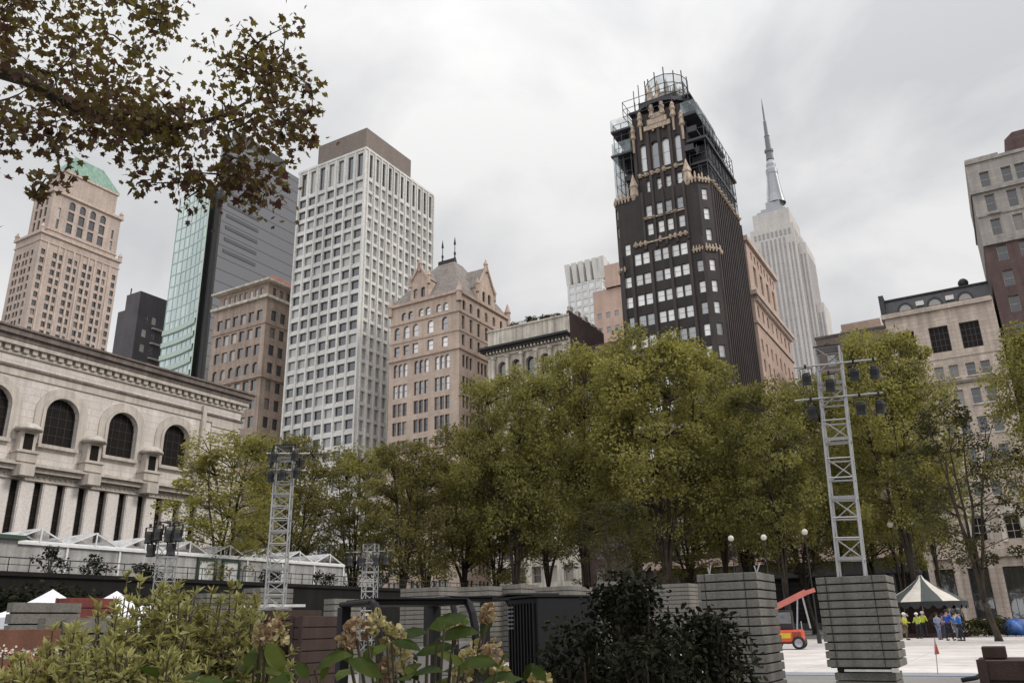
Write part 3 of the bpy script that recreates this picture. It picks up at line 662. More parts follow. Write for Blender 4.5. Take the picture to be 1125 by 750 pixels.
b.block('brickdark',-63.4,-53.5,135,150,0,51.5,grid(lin(-63,-54,3),1.6,[(z,z+2.6) for z in [46-4.2*k for k in range(10)]],'sash'),())
b.ring('cornice','irondark',-63.2,-53.7,135.2,149.8,50.6,51.1,0.15)
b.finish()

# ------------------------------------------------------------------ black brick tower with gilded crown
b=Bld('black_tower','black brick tower with gilded ornament and scaffolded gold crown','office tower',-53.2,-34.6,132,153.5)
ch_r=Fr(-36.4,132,math.sqrt(.5),math.sqrt(.5)); ch_l=Fr(-53.2,133.0,math.sqrt(.5),-math.sqrt(.5)); LR=1.8*math.sqrt(2); LL=math.sqrt(2)
nfr=FN(132)
rows=[(60.1-4.02*k,62.3-4.02*k) for k in range(13)]
cols=[-51.2]; cols_n=[]
for g in (-48.25,-44.4,-40.95): cols_n += [g-0.8,g+0.8]
cols_n=[-51.3]+cols_n+[-37.4]
vW=lin(134.3,153,7)
base=b.mb('wall','black')
shop=grid(lin(-51.8,-37,4),2.8,[(1.0,5.2)],'shop')
b.face(base,nfr,-52.2,-36.4,0,64.0,grid(cols_n,1.36,rows,'pale')+shop,0.35)
b.face(base,ch_r,0,LR,0,64.0,grid([LR/2],1.15,rows,'pale'),0.3); b.face(base,ch_l,0,LL,0,64.0,[],0.3)
b.face(base,FW(-34.6),133.8,153.5,0,64.0,grid(vW,1.0,rows,'dark'),0.4)
base.poly([(-53.2,133,0),(-53.2,153.5,0),(-53.2,153.5,78),(-53.2,133,78)]); base.poly([(-53.2,153.5,0),(-34.6,153.5,0),(-34.6,153.5,78),(-53.2,153.5,78)])
# middle stage
rm=[(66.0-2.3,66.0)]; mid=[(z,z+2.35) for z in (66.9,71.0,75.2)]
c4=[-46.1,-44.0,-42.2,-40.0]
b.face(base,nfr,-52.2,-36.4,64.0,78.3,grid(cols_n[1:-1],1.36,[(64.1,66.5)],'pale')+grid(c4,1.15,[(69.6,72.0),(73.4,75.8)],'pale')+grid([-50.9,-36.9],1.1,[(66.6,68.9)],'pale'),0.35)
b.face(base,ch_r,0,LR,64.0,78.3,grid([LR/2],1.15,[(66.0,68.3),(70.2,72.5),(74.2,76.5)],'pale'),0.3); b.face(base,ch_l,0,LL,64.0,78.3,grid([LL/2],0.9,[(70.8,73.1),(74.6,76.9)],'pale'),0.3)
b.face(base,FW(-34.6),133.8,153.5,64.0,78.3,grid(vW,1.0,[(66,68.3),(70.2,72.5),(74.2,76.5)],'dark'),0.4)
b.mb('roof','roof').poly([(-52.2,132,78.2),(-36.4,132,78.2),(-34.6,133.8,78.2),(-34.6,153.5,78.2),(-53.2,153.5,78.2),(-53.2,133,78.2)])
# upper stage and crown
b.face(base,FN(133.2),-48.4,-38.4,78.3,96.2,grid(c4,1.05,[(79.2,81.7)],'pale')+[(-47.3,-46.1,83.8,89.8,'pale',0.6),(-45.0,-43.5,83.8,89.8,'pale',0.75),(-42.9,-41.4,83.8,89.8,'pale',0.75),(-40.3,-39.1,83.8,89.8,'pale',0.6)],0.5)
b.face(base,FW(-38.4),133.2,149,78.3,96.2,grid(lin(134.5,148,5),1.2,[(79.2,81.7),(84,89)],'dark'),0.5)
base.poly([(-48.4,149,78.3),(-48.4,133.2,78.3),(-48.4,133.2,96.2),(-48.4,149,96.2)]); base.poly([(-48.4,149,78.3),(-38.4,149,78.3),(-38.4,149,96.2),(-48.4,149,96.2)])
base.box(-51.6,-48.41,137,151,78.3,86); base.box(-38.39,-35.2,137,151,78.3,86)
base.box(-47.2,-39.4,134.6,147.6,96.2,100.2)
# vertical brick piers
pr=b.mb('pier','blackpier')
for xx in (-52.1,-50.2,-46.35,-42.7,-39.15,-36.6): pr.box(xx-.28,xx+.28,131.7,132.05,6,66.5)
for xx in (-47.2,-45.05,-43.1,-41.1,-39.0): pr.box(xx-.22,xx+.22,131.72,132.05,66.8,78.6)
for i in range(15): yy=134.1+i*1.38; pr.box(-34.63,-34.28,yy-.2,yy+.2,4,77.5)
for xx in (-48.3,-45.5,-43.2,-41.0,-38.6): pr.box(xx-.3,xx+.3,132.9,133.25,78.6,93.4)
# gilded ornament
def gilt(fr,u0,u1,z,n,hh,pro=0.5,base_h=0.5):
    g=MB(); r2=random.Random(int(z*10)+n)
    g.bar(fr.P(u0,z-.05,-pro*.3),fr.P(u1,z-.05,-pro*.3),.3,.28)
    for i in range(n):
        if n>5 and r2.random()<.25: continue
        uu=u0+(u1-u0)*(i+.5)/n; ww=(u1-u0)/n*.42; h=hh*r2.uniform(.4,1.35)
        P=fr.P(uu,0,-pro*.3); g.lathe([(ww*.5,z-hh*.7),(ww,z-hh*.1),(ww*1.05,z+base_h*.4),(ww*.6,z+base_h*.8),(ww*.75,z+h*.6),(0.03,z+h)],6,(P[0],P[1],0))
    return g
def gband(name,items):
    g=MB()
    for it in items:
        t=gilt(*it); n0=len(g.v); g.v+=t.v; g.f+=[tuple(n0+i for i in f_) for f_ in t.f]; g.m+=t.m
    return g.build(name,M['gold'],b.root,b.off)
gband('gilded_frieze',[(nfr,-49.6,-39.0,68.1,11,0.75)])
gband('gilded_frieze',[(nfr,-53.0,-51.4,63.9,3,0.8),(ch_l,0,LL,63.9,2,0.8)])
gband('gilded_frieze',[(nfr,-38.6,-36.4,64.4,4,0.9),(ch_r,0,LR,64.4,4,0.9),(FW(-34.6),133.8,136,64.4,3,0.9)])
gband('gilded_frieze',[(nfr,-52.2,-49.6,78.4,4,1.3),(ch_l,0,LL,78.4,3,1.1)])
gband('gilded_frieze',[(nfr,-38.8,-36.4,78.6,4,1.3),(ch_r,0,LR,78.4,4,1.1),(FW(-34.6),134,153,78.4,12,.6,.35,.3)])
gband('gilded_frieze',[(nfr,-47.4,-38.8,73.0,6,0.5,0.3,.2)])
gband('gilded_frieze',[(FN(133.2),-48.2,-38.6,82.9,8,0.7)])
for xx in (-48.9,-38.3):
    p=MB(); p.lathe([(0.5,77.6),(0.9,78.6),(0.75,80.2),(0.95,80.6),(0.4,82.2),(0.05,83.4)],6,(xx,132.4,0)); p.build('gilded_pinnacle',M['gold'],b.root,b.off)
for xx,zt in ((-46.7,97.0),(-44.2,98.2),(-42.1,98.2),(-40.0,97.0),(-48.4,94.6),(-38.4,94.4)):
    p=MB(); p.lathe([(0.22,zt-6.5),(0.28,zt-3.6),(0.62,zt-3.2),(0.4,zt-2.1),(0.6,zt-1.7),(0.4,zt-1.0),(0.45,zt-.7),(0.03,zt+.2)],7,(xx,132.9,0)); p.build('gilded_pinnacle',M['gold'],b.root,b.off)
cr=b.mb('gilded_crown','gold')
cr.box(-46.0,-40.6,132.7,133.15,92.2,93.2); cr.box(-45.2,-41.2,132.6,133.15,93.2,94.4); cr.box(-44.2,-42.2,132.5,133.15,94.4,95.4)
for i in range(12):
    t=2*PI*i/12; cr.lathe([(0.7,98.5),(0.9,100.3),(0.5,101.4),(0.6,102.4),(0.05,104.6)],5,(-43.3+3.4*math.cos(t),139.5+4.4*math.sin(t),0))
cr.lathe([(3.6,98),(3.9,100.3),(3.2,100.8),(2.6,103),(0.3,104)],12,(-43.3,139.5,0))
# scaffolding round the crown
sc=b.mb('scaffolding','scaff')
def cage(x0,x1,y0,y1,z0,z1,step,lifts,r=0.11):
    pts=[]
    n=max(1,round((x1-x0)/step)); m=max(1,round((y1-y0)/step))
    for i in range(n+1): pts+= [(x0+(x1-x0)*i/n,y0),(x0+(x1-x0)*i/n,y1)]
    for j in range(1,m): pts+= [(x0,y0+(y1-y0)*j/m),(x1,y0+(y1-y0)*j/m)]
    for (x,y) in pts: sc.tube((x,y,z0),(x,y,z1),r,n=4,cap=False)
    for k in range(lifts+1):
        z=z0+(z1-z0)*k/lifts
        for a,c_ in (((x0,y0),(x1,y0)),((x1,y0),(x1,y1)),((x1,y1),(x0,y1)),((x0,y1),(x0,y0))): sc.tube((*a,z),(*c_,z),r*.8,n=4,cap=False)
cage(-52.2,-48.9,132.4,152.6,79,95.5,2.2,6,.085); cage(-37.8,-34.6,133.6,153.2,79,92.5,2.2,5,.085); cage(-49.5,-37.0,131.4,151.0,96,99.4,2.4,2,.08); cage(-48.9,-37.6,149.6,153.5,79,93,2.6,4)
pl=b.mb('scaffold_platform','scaff')
pl.box(-52.9,-48.6,131.9,153.6,88.2,88.6); pl.box(-52.6,-48.6,131.9,153.6,93.6,94.0)
pl.box(-38.0,-34.2,133.2,153.6,87.2,87.7); pl.box(-38.4,-35.4,132.6,151.6,92.6,93.2); pl.box(-49.8,-36.8,135,151.2,98.8,99.1); pl.box(-38,-34.5,134,153,82.6,83.0)
for i in range(9):
    t0,t1=PI*1.0+PI*i/9,PI*1.0+PI*(i+1)/9
    pl.poly([(-43.2+6.2*math.cos(t0),139+6.6*math.sin(t0),97.8),(-43.2+6.2*math.cos(t1),139+6.6*math.sin(t1),97.8),(-43.2+4.0*math.cos(t1),139+4.4*math.sin(t1),97.8),(-43.2+4.0*math.cos(t0),139+4.4*math.sin(t0),97.8)])
    pl.poly([(-43.2+6.2*math.cos(t0),139+6.6*math.sin(t0),97.8),(-43.2+6.2*math.cos(t1),139+6.6*math.sin(t1),97.8),(-43.2+6.2*math.cos(t1),139+6.6*math.sin(t1),98.6),(-43.2+6.2*math.cos(t0),139+6.6*math.sin(t0),98.6)])
r3_=random.Random(4)
for k in range(150):
    x=r3_.choice([r3_.uniform(-52.2,-48.6),r3_.uniform(-38.2,-34.8),r3_.uniform(-49,-37.5)]); y=r3_.uniform(132.4,153); z=r3_.uniform(79.5,90)
    if -48.4<x<-38.4: z=r3_.uniform(97.5,100.5); y=r3_.uniform(134,146)
    q=Vector((x,y,z)); dv=r3_.choice([Vector((0,0,r3_.uniform(2,4.5))),Vector((0,r3_.uniform(2,5),0)),Vector((r3_.uniform(-1,1),r3_.uniform(2,3),r3_.uniform(2,3)))]); sc.tube(q,q+dv,.1,n=4,cap=False)
for k in range(26):
    x=r3_.choice([r3_.uniform(-52,-49.5),r3_.uniform(-37.6,-35.6)]); y=r3_.uniform(132.6,150); z=79+2.05*r3_.randint(1,7); pl.box(x-.9,x+.9,y-.1,y+r3_.uniform(2,4),z,z+.25)
    if r3_.random()<.5: pl.box(x-.9,x+.9,y-.12,y-.02,z,z+1.2)
for a_ in ((-37.9,-34.7,135.4,152.7,79,87.2,0,'bt'),(-52.5,-48.8,139,153.3,79,88.2,0,'bt'),(-49.5,-37.0,140,151,96.5,100,0,'bt'),): m_=MB(); m_.box(*a_); m_.build('dark_netting',M['netdark'],b.root,b.off)
ne=b.mb('pale_netting','net'); ne.box(-52.6,-48.8,131.95,153.4,88.6,91.2,0,'bt'); ne.box(-52.6,-48.8,131.95,153.4,94,96.6,0,'bt'); ne.box(-38.3,-35.6,132.7,151.4,93.2,95.8,0,'bt'); ne.box(-52.5,-51.5,132.0,137,79,88,0,'bt')
for i in range(14):
    t0,t1=2*PI*i/14,2*PI*(i+1)/14; rr=4.3
    P0=(-42.6+rr*math.cos(t0),139+rr*math.sin(t0)); P1=(-42.6+rr*math.cos(t1),139+rr*math.sin(t1))
    ne.poly([(*P0,99.8),(*P1,99.8),(*P1,105.2),(*P0,105.2)]); sc.tube((*P0,98.2),(*P0,105.9+.5*(i%3)),0.13,n=4,cap=False); sc.tube((*P0,101),(*P1,101),0.08,n=4,cap=False); sc.tube((*P0,103.2),(*P1,103.2),0.08,n=4,cap=False); sc.tube((*P0,105.2),(*P1,105.2),0.081,n=4,cap=False)
b.band('shopfront_band','peach',nfr,-52.2,-36.4,9.7,11.0,0.5)
b.finish()

# ------------------------------------------------------------------ peach block behind the black tower
b=Bld('peach_block','peach brick building with a bracketed cornice half hidden behind the black tower','office building',-50,-34,155,186)
v=lin(155.5,186,8)
b.block('peach',-50,-34,155,186.5,0,63.0,(),grid(v,1.3,[(58.6,61.0)]+[(z,z+2.6) for z in [51.5-4.2*k for k in range(11)]],'sash'),0.35)
b.block('peach',-50,-34.2,154.6,179,63.02,75.2,(),grid(lin(157,178,4),2.2,[(66,70.5)],'sash')+grid(lin(157,178,8),1.1,[(71.5,73.4)],'sash'),0.5)
b.ring('cornice','beigetrim',-50,-34,155,186.5,62.6,63.5,0.9); b.ring('cornice','beigetrim',-50,-34.2,154.6,179,74.4,75.5,0.6); b.ring('string_course','beigetrim',-50,-34,155,186.5,56.8,57.2,0.3)
for k in range(30): yy=155.4+k*1.04; br=MB(); br.box(-34.02,-33.35,yy,yy+.4,61.6,62.597); br.build('bracket',M['beigetrim'],b.root,b.off)
b.finish()

# ------------------------------------------------------------------ tall limestone skyscraper with spire
b=Bld('skyscraper','far pale limestone skyscraper with stepped shoulders and a needle spire','skyscraper',-140,-91,655,720)
def strips(fr,ua,ub,z0,z1,n,wd):
    s_=b.mb('window_strip','esbstrip')
    for uu in lin(ua,ub,n): 
        s_.poly([fr.P(uu-wd/2,z0,-.12),fr.P(uu+wd/2,z0,-.12),fr.P(uu+wd/2,z1,-.12),fr.P(uu-wd/2,z1,-.12)])
L_=b.mb('wall','limestone')
L_.box(-140,-104,655,705,0,318); L_.box(-137,-106.5,658,702,318,333.7); L_.box(-104.2,-97.5,661,699,0,300); L_.box(-97.7,-91.5,666,694,0,246); L_.box(-147,-140,663,697,0,290); L_.box(-91.7,-86,670,690,0,205)
strips(FN(655),-133,-111,20,306,6,1.9); strips(FN(655),-139.5,-133.5,20,300,2,1.4); strips(FN(655),-110.5,-104.5,20,300,2,1.4); strips(FW(-97.5),663,697,20,292,8,1.8); strips(FW(-104),657,703,300,314,9,1.8); strips(FN(661),-103.5,-98,20,290,2,1.3); strips(FN(666),-97,-92,20,238,2,1.3)
tp=b.mb('observation_deck','steelgrey'); tp.box(-133.5,-109.5,661,700,333.7,336.6); tp.box(-130.5,-112,664,696,336.6,340.2); tp.box(-126.5,-114.5,668,690,340.2,348.1)
cro=b.mb('shoulder_window','esbstrip')
for xx in lin(-138,-106,9): cro.box(xx-.9,xx+.9,654.7,655.0,308,313)
ms=b.mb('mooring_mast','steelgrey'); ms.lathe([(8.3,348.1),(6.6,356.4),(5.4,368.7),(4.8,377.0),(5.2,378.0),(5.2,382.1),(4.0,384.2),(4.2,387.3),(2.6,392.4)],16,(-118.5,675,0))
wg=b.mb('mast_wing','crownwhite')
for i in range(4):
    t=PI/4+i*PI/2; wg.poly([(-118.5+9.5*math.cos(t),675+9.5*math.sin(t),348.1),(-118.5+4.4*math.cos(t),675+4.4*math.sin(t),348.1),(-118.5+4.2*math.cos(t),675+4.2*math.sin(t),379.0),(-118.5+5.4*math.cos(t),675+5.4*math.sin(t),379.0)])
an=b.mb('antenna','mastdark'); an.lathe([(3.4,392.4),(3.0,399.6),(4.0,400.7),(4.0,402.7),(2.4,403.8),(2.2,416.1),(2.6,417.2),(1.7,418.2),(1.4,432.6),(0.85,433.6),(0.7,447.0),(0.15,457.3)],8,(-118.5,675,0))
b.finish()

# ------------------------------------------------------------------ low roof behind the trees, dark-ground-floor block
b=Bld('roofline_block','low grey brown flat roofed block showing above the trees left of the mansard building','office building',-26,-12,170,190)
b.block('taupe',-26,-12.2,170,190,0,56.2,grid(lin(-25,-13,4),1.6,[(z,z+2.4) for z in [50-4*k for k in range(8)]],'sash'),())
b.block('peach',-21,-13.5,172,188,56.2,58.9,(),()); b.ring('coping','roof',-26,-12.2,170,190,56.0,56.5,0.15)
b.finish()
b=Bld('shopfront_block','brown block with a dark ground floor behind the trees right of the black tower','office building',-34,-11.2,133,148)
u=lin(-33.2,-11.8,7)
b.block('brown',-34,-11.2,133,148,9.65,32,grid(u,1.5,[(z,z+2.5) for z in (12.5,17,21.5,26)],'sash'),(),0.4)
b.block('mansard',-34,-11.2,133,148,0,9.64,grid(u,2.4,[(1,7.5)],'slit'),(),0.6,None)
b.band('fascia','irondark',FN(133),-34,-11.2,7.6,9.6,0.25); b.band('ledge','peach',FN(133),-34,-11.2,9.7,10.9,0.6); b.ring('cornice','brown',-34,-11.2,133,148,31.4,32.2,0.5)
b.finish()
b=Bld('low_cream_block','narrow cream stone building between the white grid tower and the gabled pink block','office building',-115.8,-107.2,133,150)
b.block('cream',-115.6,-107.3,133,150,0,29,grid([-114,-111.4,-108.9],1.5,[(z,z+2.7) for z in (7.5,12,16.5,21)],'sash')+grid([-113.3,-109.6],2.4,[(1,5.4)],'shop'),(),0.4)
b.ring('cornice','cream',-115.2,-107.7,133,150,27.8,28.6,0.35)
b.finish()

# ------------------------------------------------------------------ buff building with mansard on the right
b=Bld('mansard_block','buff limestone building with black mansard roof and pedimented windows on the right','apartment building',-9.7,5.0,132,152)
X0,X1,Y0,Y1=-9.7,5.0,132,152
bays=[-7.35,-2.75,1.35]; pairs=[]
for g in bays: pairs+= [g-0.95,g+0.95]
n=grid(bays,2.6,[(38.5,42.5)],'big')+grid(pairs,1.2,[(34.4,36.3),(30.2,32.5),(25.9,28.3),(21.5,24.1),(17.2,19.2)],'sashR')+grid(bays,1.85,[(11.2,14.4)],'french')+grid([-8.1,-3.9,0.3,3.9],2.5,[(1.0,7.7)],'shop')
b.block('buffR',X0,X1,Y0,Y1,0,45.6,n,[],0.45)
for z,h,pr,k in ((33.4,0.4,0.35,'libdark'),(45.0,0.7,0.45,'buffR'),(9.0,1.1,0.5,'buffR'),(16.0,0.35,0.3,'buffR'),(37.4,0.25,0.12,'buffR')): b.ring('cornice',k,X0,X1-.6,Y0,Y1,z,z+h,pr)
ped=b.mb('pediment','cream')
for g in bays:
    ped.box(g-1.5,g-0.93,131.75,132.02,10.9,14.6); ped.box(g+.93,g+1.5,131.75,132.02,10.9,14.6); ped.box(g-1.75,g+1.75,131.6,132.02,14.6,15.0)
    A=[(g-1.75,131.6,15.003),(g+1.75,131.6,15.003),(g+0.5,131.6,15.9),(g-.5,131.6,15.9)]; ped.poly(A); ped.poly([(g+1.75,131.6,15.003),(g+1.75,132,15.003),(g+.5,132,15.9),(g+.5,131.6,15.9)]); ped.poly([(g-1.75,131.6,15.003),(g-1.75,132,15.003),(g-.5,132,15.9),(g-.5,131.6,15.9)]); ped.poly([(g+.5,131.6,15.9),(g-.5,131.6,15.9),(g-.5,132,15.9),(g+.5,132,15.9)])
pil=b.mb('pilaster','buffR')
for xx in (-9.5,-6.3,-2.1,2.1,4.9): pil.box(xx-.45,xx+.25,131.55,132.02,0,8.99)
for g in pairs:
    for z in (34.2,30.0,25.7,21.3,17.0): sh=MB(); sh.box(g-.75,g+.75,131.8,132.03,z,z+.2); sh.build('window_sill',M['cream'],b.root,b.off)
ms=b.mb('mansard_roof','mansard'); ms.poly([(X0,Y0+.2,45.72),(X1,Y0+.2,45.72),(X1,Y0+2.2,48.6),(X0,Y0+2.2,48.6)]); ms.poly([(X1,Y0+.2,45.72),(X1,Y1,45.72),(X1,Y1,48.6),(X1,Y0+2.2,48.6)]); ms.poly([(X0,Y0+.2,45.72),(X0,Y1,45.72),(X0,Y1,48.6),(X0,Y0+2.2,48.6)]); ms.poly([(X0,Y0+2.2,48.6),(X1,Y0+2.2,48.6),(X1,Y1,48.6),(X0,Y1,48.6)])
ms.box(X0-.2,X1-.02,Y0+2.0,Y0+2.5,48.602,48.85); ms.box(X0-.35,X0+.35,Y0-.1,Y1,45.7,49.0)
for g in (-6.6,-2.5,1.6):
    p=MB()
    for i in range(8):
        t0,t1=PI*i/8,PI*(i+1)/8
        for (ri,ro) in ((0.85,1.15),):
            p.poly([(g-ro*math.cos(t0),132.15,46.0+ro*math.sin(t0)*1.15),(g-ro*math.cos(t1),132.15,46.0+ro*math.sin(t1)*1.15),(g-ri*math.cos(t1),132.15,46.0+ri*math.sin(t1)*1.15),(g-ri*math.cos(t0),132.15,46.0+ri*math.sin(t0)*1.15)])
            p.poly([(g-ro*math.cos(t0),132.15,46.0+ro*math.sin(t0)*1.15),(g-ro*math.cos(t1),132.15,46.0+ro*math.sin(t1)*1.15),(g-ro*math.cos(t1),134,46.0+ro*math.sin(t1)*1.15),(g-ro*math.cos(t0),134,46.0+ro*math.sin(t0)*1.15)])
    o=p.build('round_dormer',M['mansard'],b.root,b.off)
    p=MB(); p.poly([(g-.85*math.cos(PI*i/10),132.25,46.0+.98*math.sin(PI*i/10)) for i in range(11)]); p.build('pane',M['g_dark'],o,b.off)
for g in (-4.5,-.4): b.mb('skylight','frame_white').box(g-.55,g+.55,132.5,132.9,46.5,47.2)
v=MB(); v.lathe([(0.35,48.6),(0.35,49.4)],10,(1.8,136,0)); v.sphere((1.8,136,49.9),0.75,10,6); v.build('roof_vent',M['irondark'],b.root,b.off)
aw=b.mb('shop_awning','bluestrip'); aw.poly([(2.4,131.5,5.2),(5.0,131.5,5.2),(5.0,130.0,4.3),(2.4,130.0,4.3)])
b.finish()

# ------------------------------------------------------------------ tall block on the far right edge
b=Bld('brick_tower_block','tall block on the right edge grey stone above dark brown brick with roof tank house','apartment building',5.4,26,132,152)
X0,X1,Y0,Y1=5.4,26,132,152
c_=[7.6,10.5,12.3,15.5,17.3,20.8,23.4]
up=[(63.1,65.6),(58.9,61.7),(55.0,57.6)]
b.block('greyR',X0,X1,Y0,Y1,53.8,67.4,grid(c_,1.3,up,'sashR'),[],0.4)
lo=[(z,z+2.5) for z in [51.0-4.05*k-.2 for k in range(12)]]
b.block('brickR',X0,X1,Y0,Y1,0,53.78,grid(c_,1.3,lo,'sashR'),[],0.4,None)
for z,h,pr in ((62.1,0.45,0.5),(53.5,0.5,0.35),(67.3,0.5,0.3),(58.2,.2,.2)): b.ring('cornice','greyR',X0+.3,X1,Y0,Y1,z,z+h,pr)
b.mb('parapet','greyR').box(5.5,10.0,132.05,133,67.8,68.3)
t=b.mb('tank_house','brickR'); t.box(11.4,18,134,142,67.4,71.0); t.poly([(11.4,133.99,71),(18,133.99,71),(16.5,133.99,72),(12.6,133.99,72)])
sl_=b.mb('balcony','greyR'); sl_.box(6.8,8.6,131.5,132.02,58.3,58.7)
b.finish()

# ------------------------------------------------------------------ trees
M['bark']=mat('plane_bark',(0.045,0.036,0.028),0.9,0.3,2.0,0.3,None,0.5,0,0.2,(0.085,0.070,0.055),0.3)
M['leaf_plane']=leafmat('plane_leaf',[(0.087,0.087,0.035),(0.158,0.155,0.055),(0.232,0.222,0.075),(0.325,0.302,0.106)],0.47)
M['leaf_brown']=leafmat('browning_plane_leaf',[(0.078,0.073,0.034),(0.135,0.125,0.048),(0.194,0.176,0.064),(0.262,0.234,0.084)],0.44)
M['leaf_dark']=leafmat('dark_plane_leaf',[(0.022,0.024,0.009),(0.04,0.042,0.013),(0.07,0.062,0.016)],0.28)
M['leaf_over']=leafmat('overhead_plane_leaf',[(0.070,0.032,0.034),(0.090,0.060,0.034),(0.130,0.110,0.036),(0.21,0.180,0.050)],0.45)
M['leaf_light']=leafmat('yellow_green_leaf',[(0.14,0.14,0.06),(0.30,0.29,0.12),(0.48,0.46,0.22)],0.32)
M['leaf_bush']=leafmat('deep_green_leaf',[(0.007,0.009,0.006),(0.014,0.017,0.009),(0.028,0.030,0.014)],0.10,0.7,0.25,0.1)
M['leaf_big']=leafmat('broad_green_leaf',[(0.020,0.034,0.008),(0.045,0.068,0.013),(0.085,0.105,0.022)],0.30,0.6,14.0,0.10)
M['flower']=leafmat('fading_cream_floret',[(0.20,0.17,0.07),(0.36,0.31,0.16),(0.52,0.45,0.28)],0.25,0.7,9.0)
M['flower_pink']=leafmat('fading_pink_floret',[(0.19,0.11,0.08),(0.31,0.22,0.14),(0.44,0.36,0.24)],0.25,0.7,9.0)
M['stem']=plain('woody_stem',(0.07,0.055,0.035),0.9)

def cards(P, D, Nn, L, W, shape='diamond', curl=0.12):
    """leaves as single faces: P base points, D growth direction, Nn approximate normal, L length, W width arrays"""
    n=len(P)
    D=D/np.linalg.norm(D,axis=1,keepdims=True)
    S=np.cross(D,Nn); S/= (np.linalg.norm(S,axis=1,keepdims=True)+1e-9); U=np.cross(S,D)
    prof={'diamond':[(0,0,0),(0.45,0.5,1),(1,0,-.6),(0.45,-0.5,1)],
          'oval':[(0,0,0),(0.25,0.38,.7),(0.55,0.5,1),(0.82,0.30,.4),(1,0,-.8),(0.82,-0.30,.4),(0.55,-0.5,1),(0.25,-0.38,.7)],
          'lance':[(0,0,0),(0.35,0.5,.6),(1,0,-1),(0.35,-0.5,.6)],
          'maple':[(0,0.03,0),(0.12,0.50,.5),(0.42,0.34,.4),(0.62,0.62,-.2),(0.66,0.26,.3),(1.0,0,-.8),(0.66,-0.26,.3),(0.62,-0.62,-.2),(0.42,-0.34,.4),(0.12,-0.50,.5)]}[shape]
    k=len(prof); V=np.zeros((n,k,3))
    for i,(a,s_,c) in enumerate(prof): V[:,i]=P+D*(L*a)[:,None]+S*(W*s_)[:,None]+U*(L*curl*c)[:,None]
    V=V.reshape(-1,3); F=np.arange(n*k).reshape(n,k); return V,F
def leafmesh(name,parts,mat_):
    V=np.concatenate([p[0] for p in parts]); off=0; F=[]
    for v,f in parts: F+= (f+off).tolist(); off+=len(v)
    me=bpy.data.meshes.new(name); me.from_pydata(V.tolist(),[],F); me.materials.append(mat_); me.update(); return me
def clump(c, n, r, flat, L, rg, up=0.6, shape='diamond', wr=0.75):
    q=rg.normal(size=(n,3)); q/=np.linalg.norm(q,axis=1,keepdims=True); rad=r*rg.random(n)**0.45
    P=np.array(c)+q*rad[:,None]*np.array([1,1,flat])
    D=q*np.array([1,1,.4])+rg.normal(size=(n,3))*0.6+np.array([0,0,-.25])
    Nn=rg.normal(size=(n,3))*0.7+np.array([0,0,up])
    l=L*rg.uniform(.65,1.25,n)
    return cards(P,D,Nn,l,l*wr,shape)
def tree_mesh(seed,H=20.0,Rr=5.0,zb=7.0,ncl=150,nlf=95,leaf=0.34,lean=0.4,limbs=5):
    rg=np.random.default_rng(seed); rd=random.Random(seed)
    tr=MB(); zf=zb*rd.uniform(.42,.6)
    top=Vector((rd.uniform(-lean,lean),rd.uniform(-lean,lean),zf))
    tr.path([(0,0,-.1),(0.02,0,.4),(top.x*.5,top.y*.5,zf*.55),top],[0.36,0.27,0.23,0.21],8)
    L=[]
    for i in range(limbs):
        a=2*PI*(i+rd.uniform(-.3,.3))/limbs; rr=Rr*rd.uniform(.25,.62); ht=zb+(H-zb)*rd.uniform(.55,.92)
        pts=[top]
        for k in range(1,7):
            t=k/6; pts.append(Vector((top.x+math.cos(a)*rr*t**1.25+rd.gauss(0,.22)*t, top.y+math.sin(a)*rr*t**1.25+rd.gauss(0,.22)*t, zf+(ht-zf)*t)))
        tr.path(pts,[0.15,0.135,0.115,0.095,0.075,0.05,0.025],6); L.append(pts)
    allp=[(p,k) for pts in L for k,p in enumerate(pts) if k>=1]
    parts=[]
    for i in range(ncl):
        t=rg.random()**0.85; z=zb+(H-zb)*t
        prof=(math.sin(PI*min(1,(0.13+0.80*t)))**0.55)
        a=rg.random()*2*PI; lob=1+0.22*math.sin(3*a+seed)+0.12*math.sin(5*a+2*seed+z*.4)
        r=Rr*prof*lob*math.sqrt(0.10+0.90*rg.random()**.75); c=Vector((top.x+r*math.cos(a),top.y+r*math.sin(a),z))
        rc=rg.uniform(.55,1.45)*(Rr/5)**.5
        parts.append(clump(c,int(nlf*rg.uniform(.5,1.4)),rc,rg.uniform(.6,.95),leaf*rg.choice([.8,1,1.2]),rg,.7))
        q=min(allp,key=lambda w_:(w_[0]-c).length+(2.0 if w_[0].z>c.z-0.3 else 0))
        mid=(q[0]+c)/2+Vector((rd.gauss(0,.15),rd.gauss(0,.15),rd.uniform(-.1,.35)))
        tr.path([q[0],mid,c],[0.055,0.035,0.015],4)
    return tr,parts
VAR=[]
for sd_,H,Rr,zb,ncl,nlf,lk in ((3,20,5.2,6.6,215,165,'leaf_plane'),(8,20,5.0,6.2,205,165,'leaf_plane'),(15,20,4.8,7.2,150,130,'leaf_brown'),(21,20,4.6,6.4,130,120,'leaf_plane'),(34,20,5.0,6.4,225,165,'leaf_plane'),(40,20,4.4,6.2,80,100,'leaf_dark')):
    tr,parts=tree_mesh(sd_,H,Rr,zb,ncl,nlf,0.235)
    tm=bpy.data.meshes.new('trunk'); tm.from_pydata(tr.v,[],tr.f); tm.materials.append(M['bark']); tm.polygons.foreach_set('use_smooth',[True]*len(tr.f))
    VAR.append((tm,leafmesh('crown',parts,M[lk]),H,Rr))
